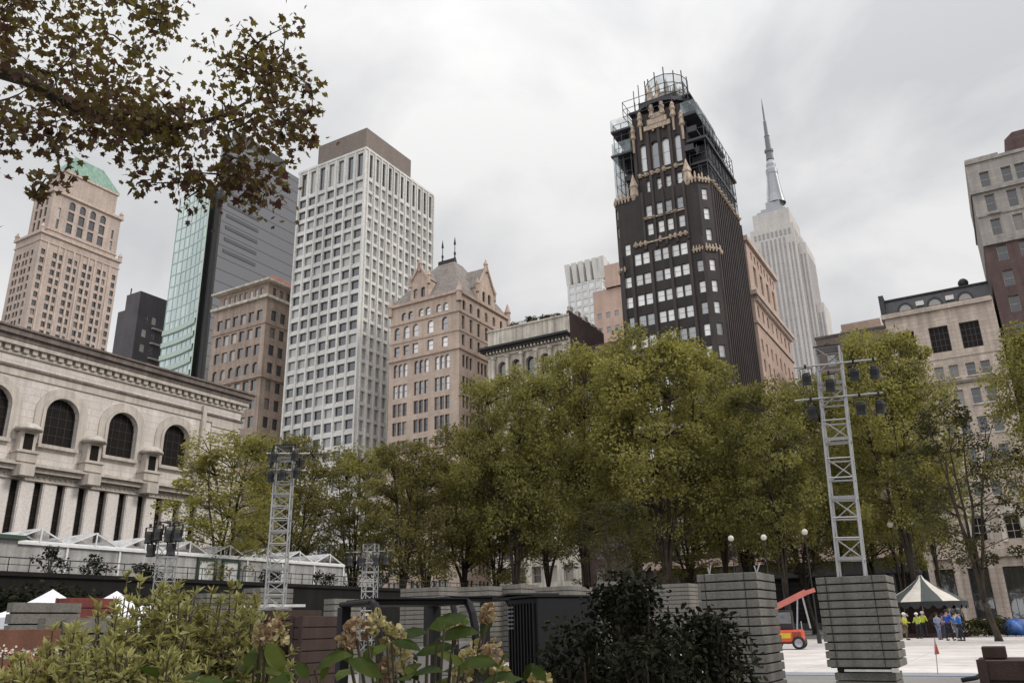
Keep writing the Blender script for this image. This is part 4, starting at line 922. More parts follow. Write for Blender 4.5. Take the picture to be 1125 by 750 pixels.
def tree(px,ytop,hw,D,var,rz,label,name='plane_tree',group='plane trees lining the park'):
    p=at(px,ytop,D); tm,lm,H,Rr=VAR[var]
    t=thing(name,label,'tree',(p.x,p.y,0),rz,group); sz=p.z/(H+1.0); sx=hw*D/953.0/Rr
    t.scale=(sx,sx,sz)
    link('trunk',tm,t); link('crown',lm,t); return t
TR=[(255,466,64,58,3,.3,'leftmost park tree, olive and thin, standing in front of the pale library'),
(335,476,56,76,2,1.3,'brownish tree behind the lattice tower left of the black cart'),
(395,482,50,82,3,2.1,'sparse browning tree under the white grid tower'),
(445,480,52,74,2,3.0,'browning tree in front of the gabled pink block'),
(505,462,58,80,2,4.2,'dusky tree beneath the right corner of the gabled pink block'),
(560,400,66,74,0,0.6,'tall olive tree in front of the cream block with the heavy cornice'),
(628,378,62,82,1,1.9,'tall tree below the dark brick side wall, left neighbour of the biggest crown'),
(715,360,84,76,4,2.7,'broadest and tallest yellow green tree in front of the black tower'),
(775,392,48,88,1,5.0,'tree at the foot of the black tower, half behind the broadest crown'),
(835,412,58,74,0,3.6,'round tree in front of the peach block'),
(893,404,48,86,4,1.1,'tree directly behind the head of the right lattice tower'),
(950,362,62,78,1,0.2,'tall olive tree right of the right lattice tower under the far spire'),
(990,402,34,92,3,2.2,'tree in front of the left end of the mansard building'),
(1043,436,56,58,5,4.4,'thin dark tree with a bare leaning trunk in front of the mansard building'),
(1150,335,62,56,4,0.9,'yellow green tree cut by the right edge of the photo'),
(300,505,45,92,3,5.5,'small brown tree glimpsed between the left lattice tower and the library'),
(470,500,50,97,3,1.6,'back row browning tree behind the small lattice tower'),
(600,450,60,99,2,0.4,'back row tree with brown leaves under the cream cornice block'),
(690,450,60,101,3,2.9,'back row tree hidden under the broadest crown'),
(800,455,60,102,2,5.2,'back row brown tree below the black tower'),
(925,450,60,104,2,4.0,'back row brown tree behind the right lattice tower'),
(545,500,52,78,3,3.3,'low spreading tree with forked trunk behind the grey stacks'),
(662,540,50,64,5,1.0,'low dark tree above the dark foreground bush'),
(748,500,60,92,3,2.4,'low tree behind the tall stack of grey panels'),
(870,500,60,98,2,0.7,'low dark tree between the two nearest grey stacks'),
(965,480,40,96,3,3.9,'low dark tree right of the right lattice tower'),
]
for q in TR: tree(*q)
for (x,y,v,rz,H,lb) in ((-4.5,-10,4,2.0,21,'shade tree standing directly behind the viewer'),(4,-11,1,3.3,21,'shade tree behind the viewer on the right'),(-9,-16,1,5.2,19,'shade tree furthest behind the viewer')):
    t=thing('plane_tree',lb,'tree',(x,y,0),rz,'shade trees round the viewpoint'); t.scale=(1.35,1.35,H/20); link('trunk',VAR[v][0],t); link('crown',VAR[v][1],t)

# plane tree whose bough hangs into the picture at the upper left
NT=at(-330,300,11.5); rg=np.random.default_rng(5); rd=random.Random(5)
t=thing('plane_tree','near tree whose dark leafy bough hangs across the upper left corner','tree',(NT.x,NT.y,0),0)
loc=lambda v:Vector(v)-Vector((NT.x,NT.y,0))
bk=MB(); fork=loc((NT.x+.3,NT.y+.1,4.6))
bk.path([(0,0,-.1),(0.05,0,.5),(0.2,.1,2.6),fork],[0.42,0.33,0.28,0.26],10)
bough=[fork,loc(at(-120,60,9.6)),loc(at(-20,72,9.0)),loc(at(30,88,8.7)),loc(at(70,112,8.5)),loc(at(110,128,8.3)),loc(at(160,141,8.1)),loc(at(205,138,8.0)),loc(at(245,128,7.9)),loc(at(275,110,7.9))]
bk.path(bough,[0.2,0.12,0.085,0.075,0.062,0.056,0.045,0.034,0.025,0.012],7)
second=[fork,loc(at(-150,-120,9.8)),loc(at(-20,-60,9.4)),loc(at(90,-20,9.2)),loc(at(170,15,9.0))]
bk.path(second,[0.16,0.10,0.07,0.045,0.02],6)
lf=[]; spots=[]
def fill(n,fx,fy,d0,d1,r0=.16,r1=.30,nl=(16,34)):
    k=0
    while k<n:
        x=rd.uniform(*fx); y=rd.uniform(*fy)
        if any(abs(x-a)<rx and abs(y-b_)<ry for a,b_,rx,ry in HOLES): 
            if rd.random()<.8: k+=.15; continue
        spots.append((x,y,rd.uniform(d0,d1),rd.uniform(r0,r1),rd.randint(*nl))); k+=1
HOLES=[(30,45,22,14),(100,160,22,14),(215,75,20,30),(180,55,8,9),(60,30,10,8),(150,185,22,14)]
fill(46,(-60,185),(-40,70),7.6,9.8); fill(30,(-60,200),(70,135),7.4,9.6); fill(10,(-40,70),(125,180),7.6,9.0); fill(20,(100,200),(120,185),7.4,8.8)
fill(27,(240,338),(48,155),7.5,8.6); fill(15,(190,300),(140,205),7.4,8.4); fill(6,(268,300),(195,240),7.6,8.0,.1,.2,(10,18)); fill(5,(195,225),(185,225),7.6,8.0,.08,.16,(8,12)); fill(7,(258,320),(22,70),7.6,8.2,.08,.18,(8,14)); fill(4,(320,345),(85,165),7.6,8.2,.08,.16,(8,14)); fill(5,(40,72),(195,232),7.6,8.0,.06,.14,(6,10)); fill(6,(140,205),(195,208),7.8,8.2,.08,.14,(6,9))
fill(46,(-420,-60),(-260,260),8.0,12.5,.25,.5,(30,55)); fill(26,(-60,420),(-330,-60),7.4,11.5,.25,.5,(30,55))
ends=[(p) for pts in (bough[2:],second[2:]) for p in pts]
spots.sort(key=lambda s_:min((loc(at(s_[0],s_[1],s_[2]))-p).length for p in ends))
for (x,y,d,r,nl) in spots:
    c=loc(at(x,y,d)); lf.append(clump(c,nl,r*1.25,.75,0.080,rg,0.25,'maple',0.95))
    q=min(ends,key=lambda p:(p-c).length); dl=(c-q).length; m_=(q+c)/2+Vector((rd.gauss(0,.10),rd.gauss(0,.10),rd.uniform(-.1,.14)))*min(1,dl)
    bk.path([q,q*.75+c*.25+(m_-(q+c)/2)*.8,m_,c],[0.012,0.009,0.007,0.003],4); ends.append(c); ends.append(m_)
    # twigs end in single leaves
    lf.append(clump(c,max(3,nl//3),r*2.1,.9,0.062,rg,0.25,'maple',0.95))
bk.build('trunk',M['bark'],t,(0,0,0),True); link('crown',leafmesh('crown',lf,M['leaf_over']),t)

# ------------------------------------------------------------------ terrace, pavilion and fence in front of the library
M['terrace']=mat('dark_terrace_wall',(0.012,0.011,0.010),0.9,0.3,0.8,0.3)
M['tentwall']=mat('translucent_pavilion_wall',(0.42,0.41,0.40),0.3,0.25,0.5,0.45,None,0.1)
M['tentroof']=netmat('clear_roof_film',(0.62,0.63,0.64),0.5)
M['whitealu']=plain('white_aluminium',(0.72,0.72,0.72),0.4)
M['greenframe']=plain('dark_green_frame',(0.035,0.065,0.045),0.5)
XT=-40.0
b=Bld('terrace','dark raised terrace wall with railing in front of the library','terrace',-76,-40,12,66)
b.mb('wall','terrace').box(-79.4,XT,12,66,0,4.15)
b.mb('coping','terrace').box(-79.4,XT+.15,11.9,66.1,4.153,4.35)
rl=b.mb('railing','irondark')
for k in range(54): rl.box(XT-.02,XT+.02,12+k,12.03+k,4.35,4.95)
rl.box(XT-.02,XT+.02,12,66,4.95,5.0); rl.box(XT-.02,XT+.02,12,66,4.65,4.68)
b.finish()
t=thing('pavilion','long white framed pavilion with clear gabled roof on the dark terrace','pavilion',(-43,33,4.35))
nb=8; mod=3.1; y0=-9.5
fr=MB(); roof=MB(); wl=MB()
for k in range(nb+1):
    y=y0+k*mod; fr.box(-.05,.07,y-.06,y+.06,0,1.66); fr.box(-6,-5.9,y-.05,y+.05,0,1.66)
    for dx in (0,-3,-6): fr.box(-.06+dx,.08+dx,y-.12,y+.12,1.62,1.74)
for k in range(nb):
    a=y0+k*mod; c=a+mod; m_=(a+c)/2
    for dx in (0.0,-2.0,-4.0,-6.0):
        fr.bar((dx,a,1.7),(dx,m_,2.4),.07,.07); fr.bar((dx,m_,2.4),(dx,c,1.7),.07,.07)
        fr.bar((dx,a,1.7),(dx,c,1.7),.1,.16)
    fr.bar((0.1,m_,2.4),(-6.1,m_,2.4),.09,.09); fr.bar((.1,m_-.02,1.7),(.1,m_,2.36),.06,.06)
    roof.poly([(0.05,a,1.74),(0.05,m_,2.45),(-6.05,m_,2.45),(-6.05,a,1.74)]); roof.poly([(0.05,m_,2.45),(0.05,c,1.74),(-6.05,c,1.74),(-6.05,m_,2.45)])
    wl.poly([(-.01,a+.06,0),(-.01,c-.06,0),(-.01,c-.06,1.62),(-.01,a+.06,1.62)]); fr.box(-.03,.05,a,c,.0,.1)
fr.box(0.02,.14,y0,y0+nb*mod,1.56,1.7)
wl.poly([(-6,y0,0),(-6,y0+nb*mod,0),(-6,y0+nb*mod,1.62),(-6,y0,1.62)]); wl.poly([(0,y0,0),(-6,y0,0),(-6,y0,1.62),(0,y0,1.62)]); wl.poly([(0,y0+nb*mod,0),(-6,y0+nb*mod,0),(-6,y0+nb*mod,1.62),(0,y0+nb*mod,1.62)])
fr.build('frame',M['whitealu'],t); roof.build('roof',M['tentroof'],t); wl.build('wall',M['tentwall'],t)
for yy in (2.0,3.9):
    d=MB(); d.box(.02,.16,yy,yy+.14,0,1.5); d.box(.02,.16,yy+1.3,yy+1.44,0,1.5); d.box(.02,.16,yy+.14,yy+1.3,1.36,1.5)
    o=d.build('door_frame',M['greenframe'],t); d=MB(); d.box(.03,.06,yy+.14,yy+1.3,0,1.36); d.build('door',M['whitealu'],o)
t=thing('kiosk','small white walled kiosk with flat green roof at the left end of the pavilion','kiosk',(-42,22.4,4.35))
d=MB(); d.box(-2,0,-1.1,1.0,0,1.65); d.build('wall',M['tentwall'],t); d=MB(); d.box(-2.2,.3,-1.35,1.25,1.65,1.85); d.build('roof',M['greenframe'],t)

# planting on the terrace and hedges at its foot
def bush(name,label,cat,loc_,rx,ry,h,ncl,nlf,leaf,key,seed,shape='diamond',group=None,wr=.7,rcl=.3,up=.5):
    rg=np.random.default_rng(seed); parts=[]; st=MB()
    for i in range(ncl):
        a=rg.random()*2*PI; u=math.sqrt(rg.random()); z=h*(0.12+0.85*rg.random()**.8); w_=math.sqrt(max(.05,1-(max(0,z/h-.35)/.68)**2))
        c=(rx*u*math.cos(a)*w_,ry*u*math.sin(a)*w_,z)
        parts.append(clump(c,nlf,rcl*rg.uniform(.6,1.2),.8,leaf,rg,up,shape,wr)); st.path([(c[0]*.15,c[1]*.15,0),(c[0]*.6,c[1]*.6,z*.55),c],[.02*h,.012*h,.005*h],4)
    t=thing(name,label,cat,loc_,0,group); st.build('stem',M['stem'],t); link('foliage',leafmesh('foliage',parts,M[key]),t); return t
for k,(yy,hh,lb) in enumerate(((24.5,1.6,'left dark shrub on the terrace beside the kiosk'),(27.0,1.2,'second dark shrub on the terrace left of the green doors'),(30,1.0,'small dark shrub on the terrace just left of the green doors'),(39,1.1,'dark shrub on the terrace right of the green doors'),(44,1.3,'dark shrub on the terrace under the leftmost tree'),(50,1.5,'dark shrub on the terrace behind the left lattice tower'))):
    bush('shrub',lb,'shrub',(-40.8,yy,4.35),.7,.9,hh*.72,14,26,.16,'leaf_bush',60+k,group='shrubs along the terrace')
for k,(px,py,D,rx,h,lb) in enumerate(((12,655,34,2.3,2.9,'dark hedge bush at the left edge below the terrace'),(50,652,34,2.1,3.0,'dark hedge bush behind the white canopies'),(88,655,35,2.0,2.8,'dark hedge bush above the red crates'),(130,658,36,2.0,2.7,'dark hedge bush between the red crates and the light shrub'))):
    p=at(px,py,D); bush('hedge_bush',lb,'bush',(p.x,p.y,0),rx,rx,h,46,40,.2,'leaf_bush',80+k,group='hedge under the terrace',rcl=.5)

# ------------------------------------------------------------------ stacks of grey panels
M['panel']=mat('grey_painted_panel',(0.205,0.195,0.175),0.75,0.22,0.9,0.22,None,0.3,0,0.3,(0.135,0.128,0.115),0.22)
M['panelgap']=plain('dark_gap',(0.03,0.028,0.026),0.9)
M['timber']=mat('worn_timber',(0.20,0.15,0.11),0.85,0.25,2.0,0.2)
M['pale']=plain('pale_strap',(0.6,0.58,0.55),0.6)
PANEL={}
def panel_mesh(w_,d,h):
    k=(round(w_,2),round(d,2),round(h,3))
    if k not in PANEL:
        mb=MB(); g=h*.13; x=w_/2; y=d/2
        mb.box(-x,x,-y,y,g,h-.004,0); mb.box(-x+.05,x-.05,-y+.05,y-.05,0,g-.001,1)
        me=bpy.data.meshes.new('panel'); me.from_pydata(mb.v,[],mb.f); me.materials.append(M['panel']); me.materials.append(M['panelgap']); me.polygons.foreach_set('material_index',mb.m); PANEL[k]=me
    return PANEL[k]
def stack(pxl,pxr,ytop,D,d,n,h,label,base=0.0,seed=0,bev=True,rot=0.0,name='panel_stack'):
    """stack of n panels; front left and right edge seen at pxl, pxr, top at ytop"""
    a=at(pxl,ytop,D); c=at(pxr,ytop,D); w_=abs(c.x-a.x); top=c.z; rd=random.Random(seed)
    ynear=c.y
    t=thing(name,label,'panel stack',((a.x+c.x)/2,ynear+d/2,base),rot,'stacks of grey panels on the plaza')
    H=top-base; h=H/n
    for i in range(n):
        o=link('panel',panel_mesh(w_,d,h),t); o.location=(rd.uniform(-.007,.007),rd.uniform(-.007,.007),i*h); o.rotation_euler=(0,0,rd.uniform(-.003,.003))
        if bev:
            bb=o.modifiers.new('bevel','BEVEL'); bb.width=.012; bb.segments=2
    return t,w_,top
S1,w1,top1=stack(893,973,630.5,18,1.15,11,.2,'nearest tall stack of grey panels, right one, below the right lattice tower',0.52,1)
# the nearest stack stands on bearers and two narrower panels
mb=MB()
for i in range(3): mb.box(-w1/2+.1,w1/2-.12,-.5,.5,-.52+i*.15,-.52+i*.15+.13)
mb.build('base_panel',M['panel'],S1)
mb=MB(); mb.box(-w1/2+.15,w1/2-.2,-.45,.45,-.07,-.001); mb.build('bearer',M['panelgap'],S1)
mb=MB(); mb.box(-.35,.55,-.62,-.56,-.06,-.02); mb.box(.5,.62,-.64,-.55,-.07,.0); mb.build('strap',M['pale'],S1)
for sx in (-.35,.42):
    mb=MB(); mb.box(sx*w1/.8-.03,sx*w1/.8+.03,-.585,-.58,0,2.0)
S2,w2_,top2=stack(758,830,627.5,19,1.6,13,.2,'tall stack of grey panels behind the dark bush, left of the orange machine',0.0,2)
stack(575,625,643,34,2.2,16,.2,'grey panel stack behind the black cabinet',0,3,False)
stack(647,690,637,32,2.0,15,.2,'grey panel stack half hidden by the dark bush',0,4,False)
stack(487,537,643,36,2.3,15,.2,'grey panel stack behind the black cart, right of the small lattice tower',0,5,False)
stack(540,572,641,36.5,1.6,15,.2,'pale narrow grey panel stack left of the black cabinet',0,6,False)
stack(415,482,644,40,2.6,16,.2,'wide grey panel stack behind the roof of the black cart',0,7,False)
stack(346,368,657,30,1.4,12,.2,'small grey panel stack beside the left post of the black cart',0,8,False)
stack(244,287,645,44,2.2,14,.2,'distant grey panel stack left of the left lattice tower',0,9,False)
stack(186,228,651,46,2.2,13,.2,'distant grey panel stack behind the light green shrub',0,10,False)
stack(-14,16,661,22,1.6,9,.2,'pale panel stack at the left edge of the photo',0,11,False)
stack(18,51,678,19,1.4,6,.2,'low pale panel stack in front of the white canopy',0,12,False)
stack(56,74,680,19,1.2,6,.2,'narrow low panel stack right of the white canopy',0,13,False)
stack(693,756,640,42,2.4,17,.2,'grey panel stack seen between the dark bush and the tall stack',0,14,False)
for X_,w__,tp,D_ in ((S1,w1,top1-.52,1.15),(S2,w2_,top2,1.6)):
    for fx in (-.36,.30): m_=MB(); m_.box(fx*w__-.006,fx*w__+.006,-D_/2-.016,-D_/2-.010,0,tp+.004); m_.build('strap',M['panelgap'],X_)
m_=MB(); m_.box(-w2_*.40,-w2_*.20,-.83,-.812,top2-1.12,top2-1.05); m_.build('slot_shade_strip',M['panelgap'],S2)  # dark strip laid on the face for the shade in a handle hole
# standing metal brackets on the tall stacks
M['bracket']=plain('galvanised_bracket',(0.42,0.46,0.45),0.45,0.5)
def bracket(px,py,D,label,lean):
    p=at(px,py,D); t=tag(MBbr(lean).build('bracket',M['bracket']),label,'bracket',None); t.location=(p.x,p.y,p.z); return t
def MBbr(lean):
    m_=MB(); m_.bar((0,0,0),(lean,0,.2),.03,.02); m_.bar((0,0,.0),(-lean*.4,0,.16),.03,.02); m_.box(-.08,.08,-.03,.03,0,.015); return m_
p=at(780,628,19.4); z2=top2
for px,lean,lb in ((779,.05,'small upright metal bracket on the left end of the tall grey stack'),(831,.09,'small bent metal bracket on the right corner of the tall grey stack')):
    p=at(px,627,19.6); m_=MBbr(lean).build('bracket',M['bracket']); tag(m_,lb,'bracket'); m_.location=(p.x,p.y,z2)

# ------------------------------------------------------------------ lattice towers
M['alu']=plain('truss_aluminium',(0.38,0.38,0.385),0.42,0.45,0.5,0.12,1.0)
M['lampblack']=plain('black_lamp_housing',(0.018,0.018,0.02),0.45)
M['lens']=glass('lamp_lens',(0.03,0.03,0.035),(0.1,0.1,0.1),0.2,0.12,0.08,0)
def truss(name,label,loc_,H,wd,rz,arms,nseg,zig=True):
    t=thing(name,label,'lighting tower',loc_,rz,'lattice lighting towers')
    ch=MB(); lc=MB(); r=wd*.045; q=wd/2
    C=((-q,-q),(q,-q),(q,q),(-q,q))
    for x,y in C: ch.tube((x,y,0),(x,y,H),r,n=8)
    sg=H/nseg
    for k in range(nseg+1):
        for i in range(4): j=(i+1)%4; lc.tube((*C[i],k*sg if k<nseg else H),(*C[j],k*sg if k<nseg else H),r*.75,n=5,cap=False)
        if k%3==0 and k<nseg:
            for i in range(4): j=(i+1)%4; lc.bar((*C[i],k*sg+.0),(*C[j],k*sg+.0),r*2.0,r*2.6)
    for k in range(nseg):
        for i in range(4):
            j=(i+1)%4
            if zig or k%2==i%2: a,c=(i,j) if k%2 else (j,i); lc.tube((*C[a],k*sg),(*C[c],(k+1)*sg),r*.6,n=5,cap=False)
    ch.build('chord',M['alu'],t); lc.build('lacing',M['alu'],t)
    bp=MB(); bp.box(-q*1.6,q*1.6,-q*1.6,q*1.6,-.03,0.0); bp.build('base_plate',M['alu'],t)
    hd=MB(); hd.box(-q*1.1,q*1.1,-q*1.1,q*1.1,H,H+.03); hd.tube((-q*.8,0,H+.03),(0,0,H+.16),.012); hd.tube((q*.8,0,H+.03),(0,0,H+.16),.012)
    hd.build('top_plate',M['lampblack'],t)
    for (z,x0,x1) in arms:
        a=MB(); a.tube((x0,-q-.06,z),(x1,-q-.06,z),.022,n=8); a.build('cross_bar',M['alu'],t)
    return t
def lamp(parent,x,y,z,s=1.0,tilt=0.0):
    m_=MB(); m_.lathe([(0.02,.16),(0.10,.15),(0.13,.05),(0.13,-.12),(0.15,-.22),(0.135,-.23)],12); m_.box(-.17,-.155,-.03,.03,-.05,.28); m_.box(.155,.17,-.03,.03,-.05,.28); m_.box(-.17,.17,-.03,.03,.265,.29); m_.box(-.03,.03,-.03,.03,.28,.40)
    o=m_.build('lamp',M['lampblack'],parent); o.location=(x,y,z-.38*s); o.scale=(s,s,s); o.rotation_euler=(tilt,0,0)
    m_=MB(); m_.lathe([(0.001,-.2),(.13,-.2)],12); m_.build('lens',M['lens'],o)
p=at(912,385,20.2); b0=at(925,632,20.2)
zb=top1-.04; Ht=p.z-zb
T1=truss('lighting_tower','tall lattice tower with black lamps on cross bars, rising behind the nearest stack',(b0.x,b0.y,0.02),p.z,.54,R(4),[(p.z-.45,-.78,1.05),(p.z-1.25,-.82,1.08)],17,False)
T1.rotation_euler=(0,R(2.4),R(4)); T1.location.x+=.12
for (x,dz) in ((-.5,0),(.55,0),(.98,0),(-.45,-.8),(.6,-.8),(1.0,-.8),(0.0,-.2)): lamp(T1,x,-.4,p.z-.45+dz,.78,R(14))
p=at(314,492,21.0); b0=at(300,668,21.0)
m_=MB(); base_z=b0.z
T2=truss('lighting_tower','lattice tower with clustered black lamps standing on dark crates left of the black cart',(b0.x+.05,b0.y,base_z),p.z-base_z,.42,R(38),[(p.z-base_z-.2,-.42,.62),(p.z-base_z-.62,-.3,.55)],13,True)
hh=p.z-base_z
for (x,y,dz) in ((-.22,-.42,0),(.28,-.4,.05),(.36,.2,.0),(-.34,.2,.06),(.02,-.42,-.42),(.34,-.3,-.36),(-.28,-.3,-.45),(.1,.4,.1)): lamp(T2,x,y,hh-.05+dz,.66,R(10))
for a in range(4):
    pass
m_=MB()
for sx,sy in ((1,0),(-1,0),(0,1),(0,-1)): m_.bar((0,0,.06),(sx*.7,sy*.7,.05),.08,.06)
m_.build('outrigger',M['whitealu'],T2)
p=at(405,598,44); T3=truss('lighting_tower','small distant lattice tower behind the black cart roof',(at(406,650,44).x,at(406,650,44).y,0.02),p.z,.62,R(20),[(p.z-.4,-1.2,1.2)],12,True)
for x in (-.9,-.3,.5,1.0): lamp(T3,x,-.5,p.z-.3,1.3)
p=at(176,574,42); T4=truss('lighting_tower','distant lattice tower with lamp cluster in front of the pavilion',(at(178,660,42).x,at(178,660,42).y,0.02),p.z,.62,R(12),[(p.z-.3,-.9,1.5),(p.z-.9,-.8,1.2)],12,True)
for x,dz in ((-.7,0),(-.2,.1),(.4,0),(.9,0),(-.5,-.6),(.6,-.6)): lamp(T4,x,-.5,p.z-.1+dz,1.4)

# dark slatted crates under the left tower
def crate(name,label,px0,px1,ytop,D,d,key,base=0,nsl=6,rot=0,cat='crate',group=None):
    a=at(px0,ytop,D); c=at(px1,ytop,D); w_=abs(c.x-a.x)*1.0; top=(a.z+c.z)/2; H=top-base
    t=thing(name,label,cat,((a.x+c.x)/2,min(a.y,c.y)+d/2,base),rot,group); sl=MB(); g=H/nsl
    for k in range(nsl): sl.box(-w_/2,w_/2,-d/2,d/2,k*g+.012,(k+1)*g-.012)
    sl.build('slatted_side',M[key],t,bevel=.008); co=MB(); co.box(-w_/2+.03,w_/2-.03,-d/2+.03,d/2-.03,.0,H-.02); co.build('inner',M['panelgap'],t)
    ps=MB()
    for x in (-w_/2+.05,w_/2-.05): ps.box(x-.05,x+.05,-d/2-.02,-d/2+.0,0,H)
    ps.build('corner_post',M[key],t); return t
M['redwood']=mat('red_painted_timber',(0.17,0.045,0.035),0.7,0.25,2.0,0.15); M['brownwood']=mat('reddish_brown_timber',(0.16,0.075,0.05),0.8,0.25,2.0,0.15); M['darkwood']=mat('dark_brown_timber',(0.055,0.035,0.03),0.85,0.25,2,0.15)
crate('crate_pile','dark brown slatted crate carrying the left lattice tower',288,318,669.5,20.4,1.5,'darkwood',0,8)
crate('crate_pile','dark slatted crate beside the base of the left lattice tower',320,346,676,20,1.2,'darkwood',0,7)
crate('crate_pile','red wooden crate between the white canopies',62,113,656.5,26,1.4,'redwood',0,9)
crate('timber_box','reddish brown timber planter box at the lower left edge',-30,39,690,12,.9,'brownwood',0,5,cat='planter box')

# white pagoda canopies
M['canvas']=plain('white_canvas',(0.74,0.74,0.80),0.8)
def canopy(label,px,py,D,hw,h_e,h_p):
    p=at(px,py,D); t=thing('canopy',label,'canopy tent',(p.x,p.y,0),R(10),'white canopies on the left'); m_=MB()
    K=8
    for s_ in range(4):
        a=PI/4+s_*PI/2
        c0=(math.cos(a)*1.414*hw,math.sin(a)*1.414*hw); c1=(math.cos(a+PI/2)*1.414*hw,math.sin(a+PI/2)*1.414*hw)
        for i in range(K):
            f0,f1=i/K,(i+1)/K; z0=h_e+(h_p-h_e)*f0**1.6; z1=h_e+(h_p-h_e)*f1**1.6
            A=[(c0[0]*(1-f0),c0[1]*(1-f0),z0),(c1[0]*(1-f0),c1[1]*(1-f0),z0),(c1[0]*(1-f1),c1[1]*(1-f1),z1),(c0[0]*(1-f1),c0[1]*(1-f1),z1)]
            m_.poly(A[:3] if i==K-1 else A)
        m_.poly([(*c0,h_e-.3),(*c1,h_e-.3),(*c1,h_e),(*c0,h_e)])
    m_.build('roof',M['canvas'],t); m_=MB(); sd=MB()
    for s_ in range(4): a=PI/4+s_*PI/2; m_.tube((math.cos(a)*1.4*hw,math.sin(a)*1.4*hw,0),(math.cos(a)*1.4*hw,math.sin(a)*1.4*hw,h_e),.035)
    m_.build('pole',M['whitealu'],t)
    sd.box(-hw*.97,hw*.97,-hw*.97,hw*.97,.3,h_e-.28,0,'bt'); sd.build('side_curtain',M['canvas'],t)
canopy('white peaked canopy left of the red crate',55,668,27.5,1.25,1.95,2.7)
canopy('white peaked canopy right of the red crate, half behind the light shrub',126,668,27.5,1.2,1.95,2.65)
m_=MB(); p=at(166,668,15); m_.lathe([(.09,0),(.12,.1),(.11,1.2),(.13,1.55),(.08,1.75),(.11,1.82),(.03,1.86)],10,(0,0,0)); o=m_.build('wrapped_post',M['canvas'],None,(0,0,0),True); o.location=(p.x,p.y,0); tag(o,'post wrapped in white cloth standing behind the light green shrub','post')

# ------------------------------------------------------------------ black utility cart and cabinet
M['blackpaint']=plain('black_painted_steel',(0.010,0.010,0.013),0.55,0.0,0.25); M['tyre']=plain('rubber',(0.02,0.02,0.02),0.9); M['seatgrey']=plain('grey_vinyl',(0.28,0.27,0.27),0.6)
def wheel(parent,x,y,z,r,wd,rim='steelgrey'):
    o=MB(); pr=[(r*.62,-wd/2),(r*.93,-wd/2),(r,-wd*.32),(r,wd*.32),(r*.93,wd/2),(r*.62,wd/2)]
    o.lathe(pr,20); w_=o.build('wheel',M['tyre'],parent,(0,0,0),True); w_.location=(x,y,z); w_.rotation_euler=(0,PI/2,0)
    i=MB(); i.lathe([(.02,-wd*.2),(r*.3,-wd*.25),(r*.63,-wd*.45),(r*.63,wd*.45),(r*.3,wd*.25),(.02,wd*.2)],14); i.build('rim',M[rim],w_)
def cart(label,px0,px1,ytop,D,deep,rz):
    a=at(px0,ytop,D); c=at(px1,ytop,D); w_=(c-a).length; H=(a.z+c.z)/2; m0=(a+c)/2
    t=thing('utility_cart',label,'utility cart',(m0.x,m0.y+deep*.4,0),rz,'black utility carts')
    x=w_/2; y=deep/2
    rf=MB(); rf.box(-x,x*.86,-y,y,H-.055,H); rf.build('roof',M['blackpaint'],t,bevel=.025)
    for k in range(5): 
        pass
    rb=MB()
    for k in range(5): rb.box(-x*.8+k*x*.38,-x*.8+k*x*.38+.1,-y*.9,y*.9,H,H+.014)
    rb.build('roof_rib',M['blackpaint'],t)
    for yy in (-y+.05,y-.05):
        q=MB(); q.box(-x+.0,-x+.13,yy-.05,yy+.05,.45,H-.057); q.build('rear_post',M['blackpaint'],t)
        q=MB(); pts=[(x*.80,yy,H-.03),(x*.93,yy,H-.06),(x*1.08,yy,H-.15),(x*1.2,yy,H-.30),(x*1.32,yy,.85)]; q.path(pts,[.04,.045,.045,.042,.04],8); q.build('front_pillar',M['blackpaint'],t)
    bd=MB(); bd.box(-x*1.15,x*1.5,-y,y,.32,.62); bd.box(x*.95,x*1.75,-y*.95,y*.95,.62,.88); bd.box(-x*1.15,-x*.55,-y*.9,y*.9,.62,.8); bd.build('body',M['blackpaint'],t,bevel=.05)
    s_=MB(); s_.box(-x*.5,x*.1,-y*.7,y*.7,.62,.76); s_.build('seat',M['seatgrey'],t,bevel=.03); s_=MB(); s_.box(-x*.58,-x*.42,-y*.7,y*.7,.76,1.22); s_.build('seat_back',M['seatgrey'],t,bevel=.04)
    q=MB(); q.lathe([(.17,-.015),(.185,0),(.17,.015),(.155,0),(.17,-.015)],18); o=q.build('steering_wheel',M['tyre'],t,(0,0,0),True); o.location=(x*.72,-y*.35,1.08); o.rotation_euler=(0,R(-35),0); q=MB(); q.tube((x*.74,-y*.35,1.07),(x*.98,-y*.35,.82),.018); q.build('steering_column',M['tyre'],t)
    for xx in (-x*.75,x*1.3):
        for yy in (-y*.9,y*.9): wheel_y(t,xx,yy,.29,.29,.2)
    return t
def wheel_y(parent,x,y,z,r,wd):
    o=MB(); o.lathe([(r*.62,-wd/2),(r*.93,-wd/2),(r,-wd*.32),(r,wd*.32),(r*.93,wd/2),(r*.62,wd/2)],20); w_=o.build('wheel',M['tyre'],parent,(0,0,0),True); w_.location=(x,y,z); w_.rotation_euler=(PI/2,0,0)
    i=MB(); i.lathe([(.02,-wd*.2),(r*.3,-wd*.25),(r*.63,-wd*.45),(r*.63,wd*.45),(r*.3,wd*.25),(.02,wd*.2)],14); i.build('rim',M['steelgrey'],w_)
cart('black utility cart with open cab and curved front pillar behind the broad leaved shrub',367,462,658.5,9.0,1.2,R(-26))
cart('second black cart with flat roof, further back beside the black cabinet',468,524,656,12.5,1.1,R(-24))
a=at(556,655,9.6); c=at(619,653,9.6); cw=(c-a).length
t=thing('equipment_cabinet','tall black ribbed equipment cabinet with an open flap left of the dark bush','cabinet',((a.x+c.x)/2,(a.y+c.y)/2+.4,0),R(-30))
m_=MB(); m_.box(-cw/2,cw/2,-.4,.4,0.06,c.z-.02); m_.build('body',M['blackpaint'],t,bevel=.015)
